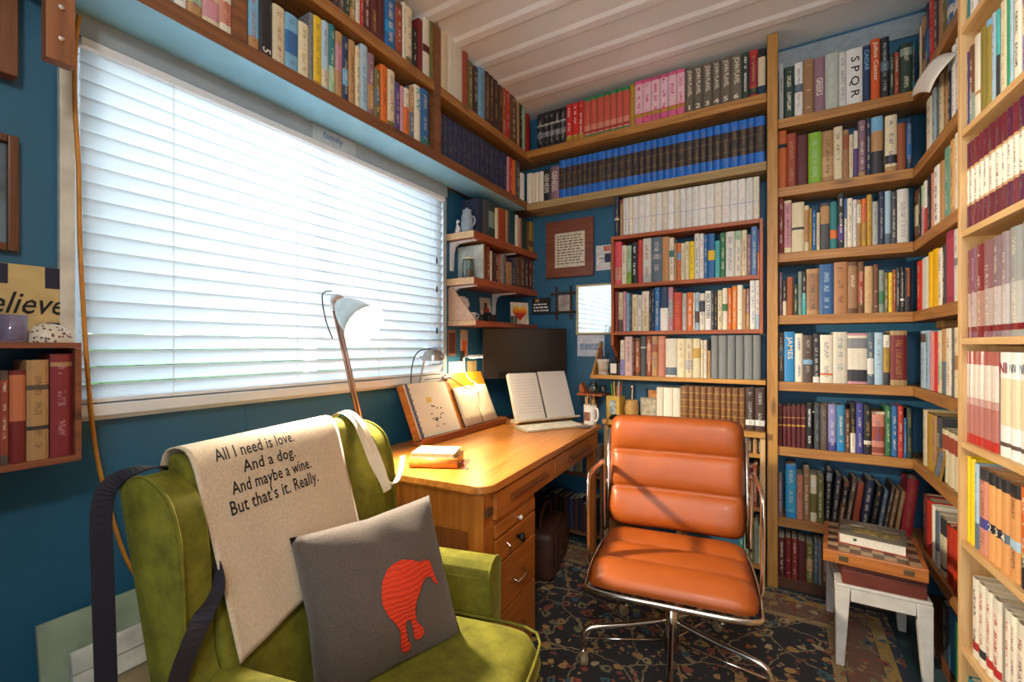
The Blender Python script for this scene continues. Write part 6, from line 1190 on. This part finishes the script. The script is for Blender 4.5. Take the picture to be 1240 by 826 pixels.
# small framed picture on the right-wall shelf
sp_ = onX(1136, 558, XC + .004)
sf = thing('framed_photo', 'small gilt frame leaning on the sixth right-wall shelf', 'picture', (XC + .004, sp_.y, ZS[5] + .0006), R(-90), None, True)
MT = Matrix.Rotation(R(-8), 4, 'X')
for lo, hi in (((-.045, -.006, 0), (.045, 0, .012)), ((-.045, -.006, .108), (.045, 0, .12)), ((-.045, -.006, .0122), (-.035, 0, .1078)), ((.035, -.006, .0122), (.045, 0, .1078))): B().box(lo, hi, MT).obj('frame_bar', mat('gilt_frame', 'b08a3c', .35, .5), sf)
B().box((-.0348, -.004, .0122), (.0348, -.001, .1078), MT).obj('print', mat('blue_grey_print', '6a7484', .5, nscale=60, namt=.7), sf)

# ================================================================ RUG
RX0, RX1, RY0, RY1 = -1.42, .425, .35, 2.665
def rug_mat():
    m, nt, p, N, L = nodes('persian_rug')
    tc = N('ShaderNodeTexCoord'); sp = N('ShaderNodeSeparateXYZ'); L(tc.outputs['Object'], sp.inputs[0])
    def mth(op, a, b=None):
        n = N('ShaderNodeMath'); n.operation = op
        for k, q in enumerate((a, b)):
            if q is None: continue
            if isinstance(q, (int, float)): n.inputs[k].default_value = q
            else: L(q, n.inputs[k])
        return n.outputs[0]
    X, Y = sp.outputs[0], sp.outputs[1]
    d = mth('MINIMUM', mth('MINIMUM', mth('SUBTRACT', X, RX0), mth('SUBTRACT', RX1, X)), mth('MINIMUM', mth('SUBTRACT', Y, RY0), mth('SUBTRACT', RY1, Y)))
    base = N('ShaderNodeValToRGB'); base.color_ramp.interpolation = 'CONSTANT'; e = base.color_ramp.elements
    st = [(0, '1c2638'), (.03, 'b8923e'), (.075, '20242a'), (.082, '7c5238'), (.20, '2a2420'), (.207, 'a08450'), (.245, '131318')]
    e[0].position, e[0].color = 0, (*lin(st[0][1]), 1); e[1].position, e[1].color = st[1][0], (*lin(st[1][1]), 1)
    for q, c in st[2:]: k = e.new(q); k.color = (*lin(c), 1)
    L(d, base.inputs[0])
    def vor(scale, feat='F1', off=0):
        v = N('ShaderNodeTexVoronoi'); v.feature = feat; v.inputs['Scale'].default_value = scale; mp = N('ShaderNodeMapping'); mp.inputs['Location'].default_value = (off, off * .7, 0); L(tc.outputs['Object'], mp.inputs[0])
        dn = N('ShaderNodeTexNoise'); dn.inputs['Scale'].default_value = 22; L(tc.outputs['Object'], dn.inputs['Vector']); ad = N('ShaderNodeVectorMath'); ad.operation = 'MULTIPLY_ADD'; ad.inputs[1].default_value = (.05, .05, 0); L(dn.outputs['Color'], ad.inputs[0]); L(mp.outputs[0], ad.inputs[2]); L(ad.outputs[0], v.inputs['Vector']); return v
    out = base.outputs[0]
    def over(mask, colour):
        nonlocal out
        mx = N('ShaderNodeMix'); mx.data_type = 'RGBA'; L(mask, mx.inputs[0]); L(out, mx.inputs[6])
        if isinstance(colour, str): mx.inputs[7].default_value = (*lin(colour), 1)
        else: L(colour, mx.inputs[7])
        out = mx.outputs[2]
    v1 = vor(17); pal = N('ShaderNodeValToRGB'); pal.color_ramp.interpolation = 'CONSTANT'; pe = pal.color_ramp.elements; pe[0].color = (*lin('b08a4c'), 1); pe[1].position = .3; pe[1].color = (*lin('9a4c34'), 1)
    for q, c in ((.55, '7c7c56'), (.72, 'b8a678'), (.88, '356270')): k = pe.new(q); k.color = (*lin(c), 1)
    sc_ = N('ShaderNodeSeparateColor'); L(v1.outputs['Color'], sc_.inputs[0]); L(sc_.outputs[0], pal.inputs[0])
    vine = vor(5.5, 'DISTANCE_TO_EDGE', 3.1); over(mth('LESS_THAN', vine.outputs['Distance'], .016), '94805a')
    over(mth('LESS_THAN', v1.outputs['Distance'], .36), pal.outputs[0]); over(mth('LESS_THAN', v1.outputs['Distance'], .15), '2a1e1a')
    v2 = vor(34, 'F1', 7.7); sc2 = N('ShaderNodeSeparateColor'); L(v2.outputs['Color'], sc2.inputs[0]); pal2 = N('ShaderNodeValToRGB'); pal2.color_ramp.interpolation = 'CONSTANT'; q2 = pal2.color_ramp.elements; q2[0].color = (*lin('a08450'), 1); q2[1].position = .5; q2[1].color = (*lin('8a4834'), 1); L(sc2.outputs[1], pal2.inputs[0])
    over(mth('MULTIPLY', mth('LESS_THAN', v2.outputs['Distance'], .32), mth('GREATER_THAN', sc2.outputs[0], .45)), pal2.outputs[0])
    nz = N('ShaderNodeTexNoise'); nz.inputs['Scale'].default_value = 300; L(tc.outputs['Object'], nz.inputs['Vector']); mr_ = N('ShaderNodeMapRange'); mr_.inputs[1].default_value = .3; mr_.inputs[2].default_value = .7; mr_.inputs[3].default_value = .75; mr_.inputs[4].default_value = 1.2; L(nz.outputs['Fac'], mr_.inputs[0])
    vm = N('ShaderNodeVectorMath'); vm.operation = 'SCALE'; L(out, vm.inputs[0]); L(mr_.outputs[0], vm.inputs['Scale']); L(vm.outputs[0], p.inputs['Base Color'])
    p.inputs['Roughness'].default_value = .95; p.inputs['Sheen Weight'].default_value = .2; b = N('ShaderNodeBump'); b.inputs['Strength'].default_value = .4; b.inputs['Distance'].default_value = .003; L(nz.outputs['Fac'], b.inputs['Height']); L(b.outputs[0], p.inputs['Normal']); return m
rg = thing('patterned_rug', 'dark floral patterned rug with gold border and pale fringe', 'rug', (-.5, 1.5, 0))
ro = B().box((RX0, RY0, .0008), (RX1, RY1, .008)).obj('rug_field', rug_mat(), None)
ro.parent = rg; ro.location = -Vector(rg.location)
fb = B()
for k in range(330):
    x_ = RX0 + (RX1 - RX0) * (k + .5) / 330 + random.uniform(-.002, .002); l_ = random.uniform(.018, .034); fb.tube([(x_, RY1, .005), (x_ + random.uniform(-.006, .006), RY1 + l_ * .6, .006), (x_ + random.uniform(-.01, .01), RY1 + l_, .003)], .0016, 4)
fo = fb.obj('fringe', mat('fringe_cotton', 'b0a48a', .95), rg); fo['kind'] = 'stuff'
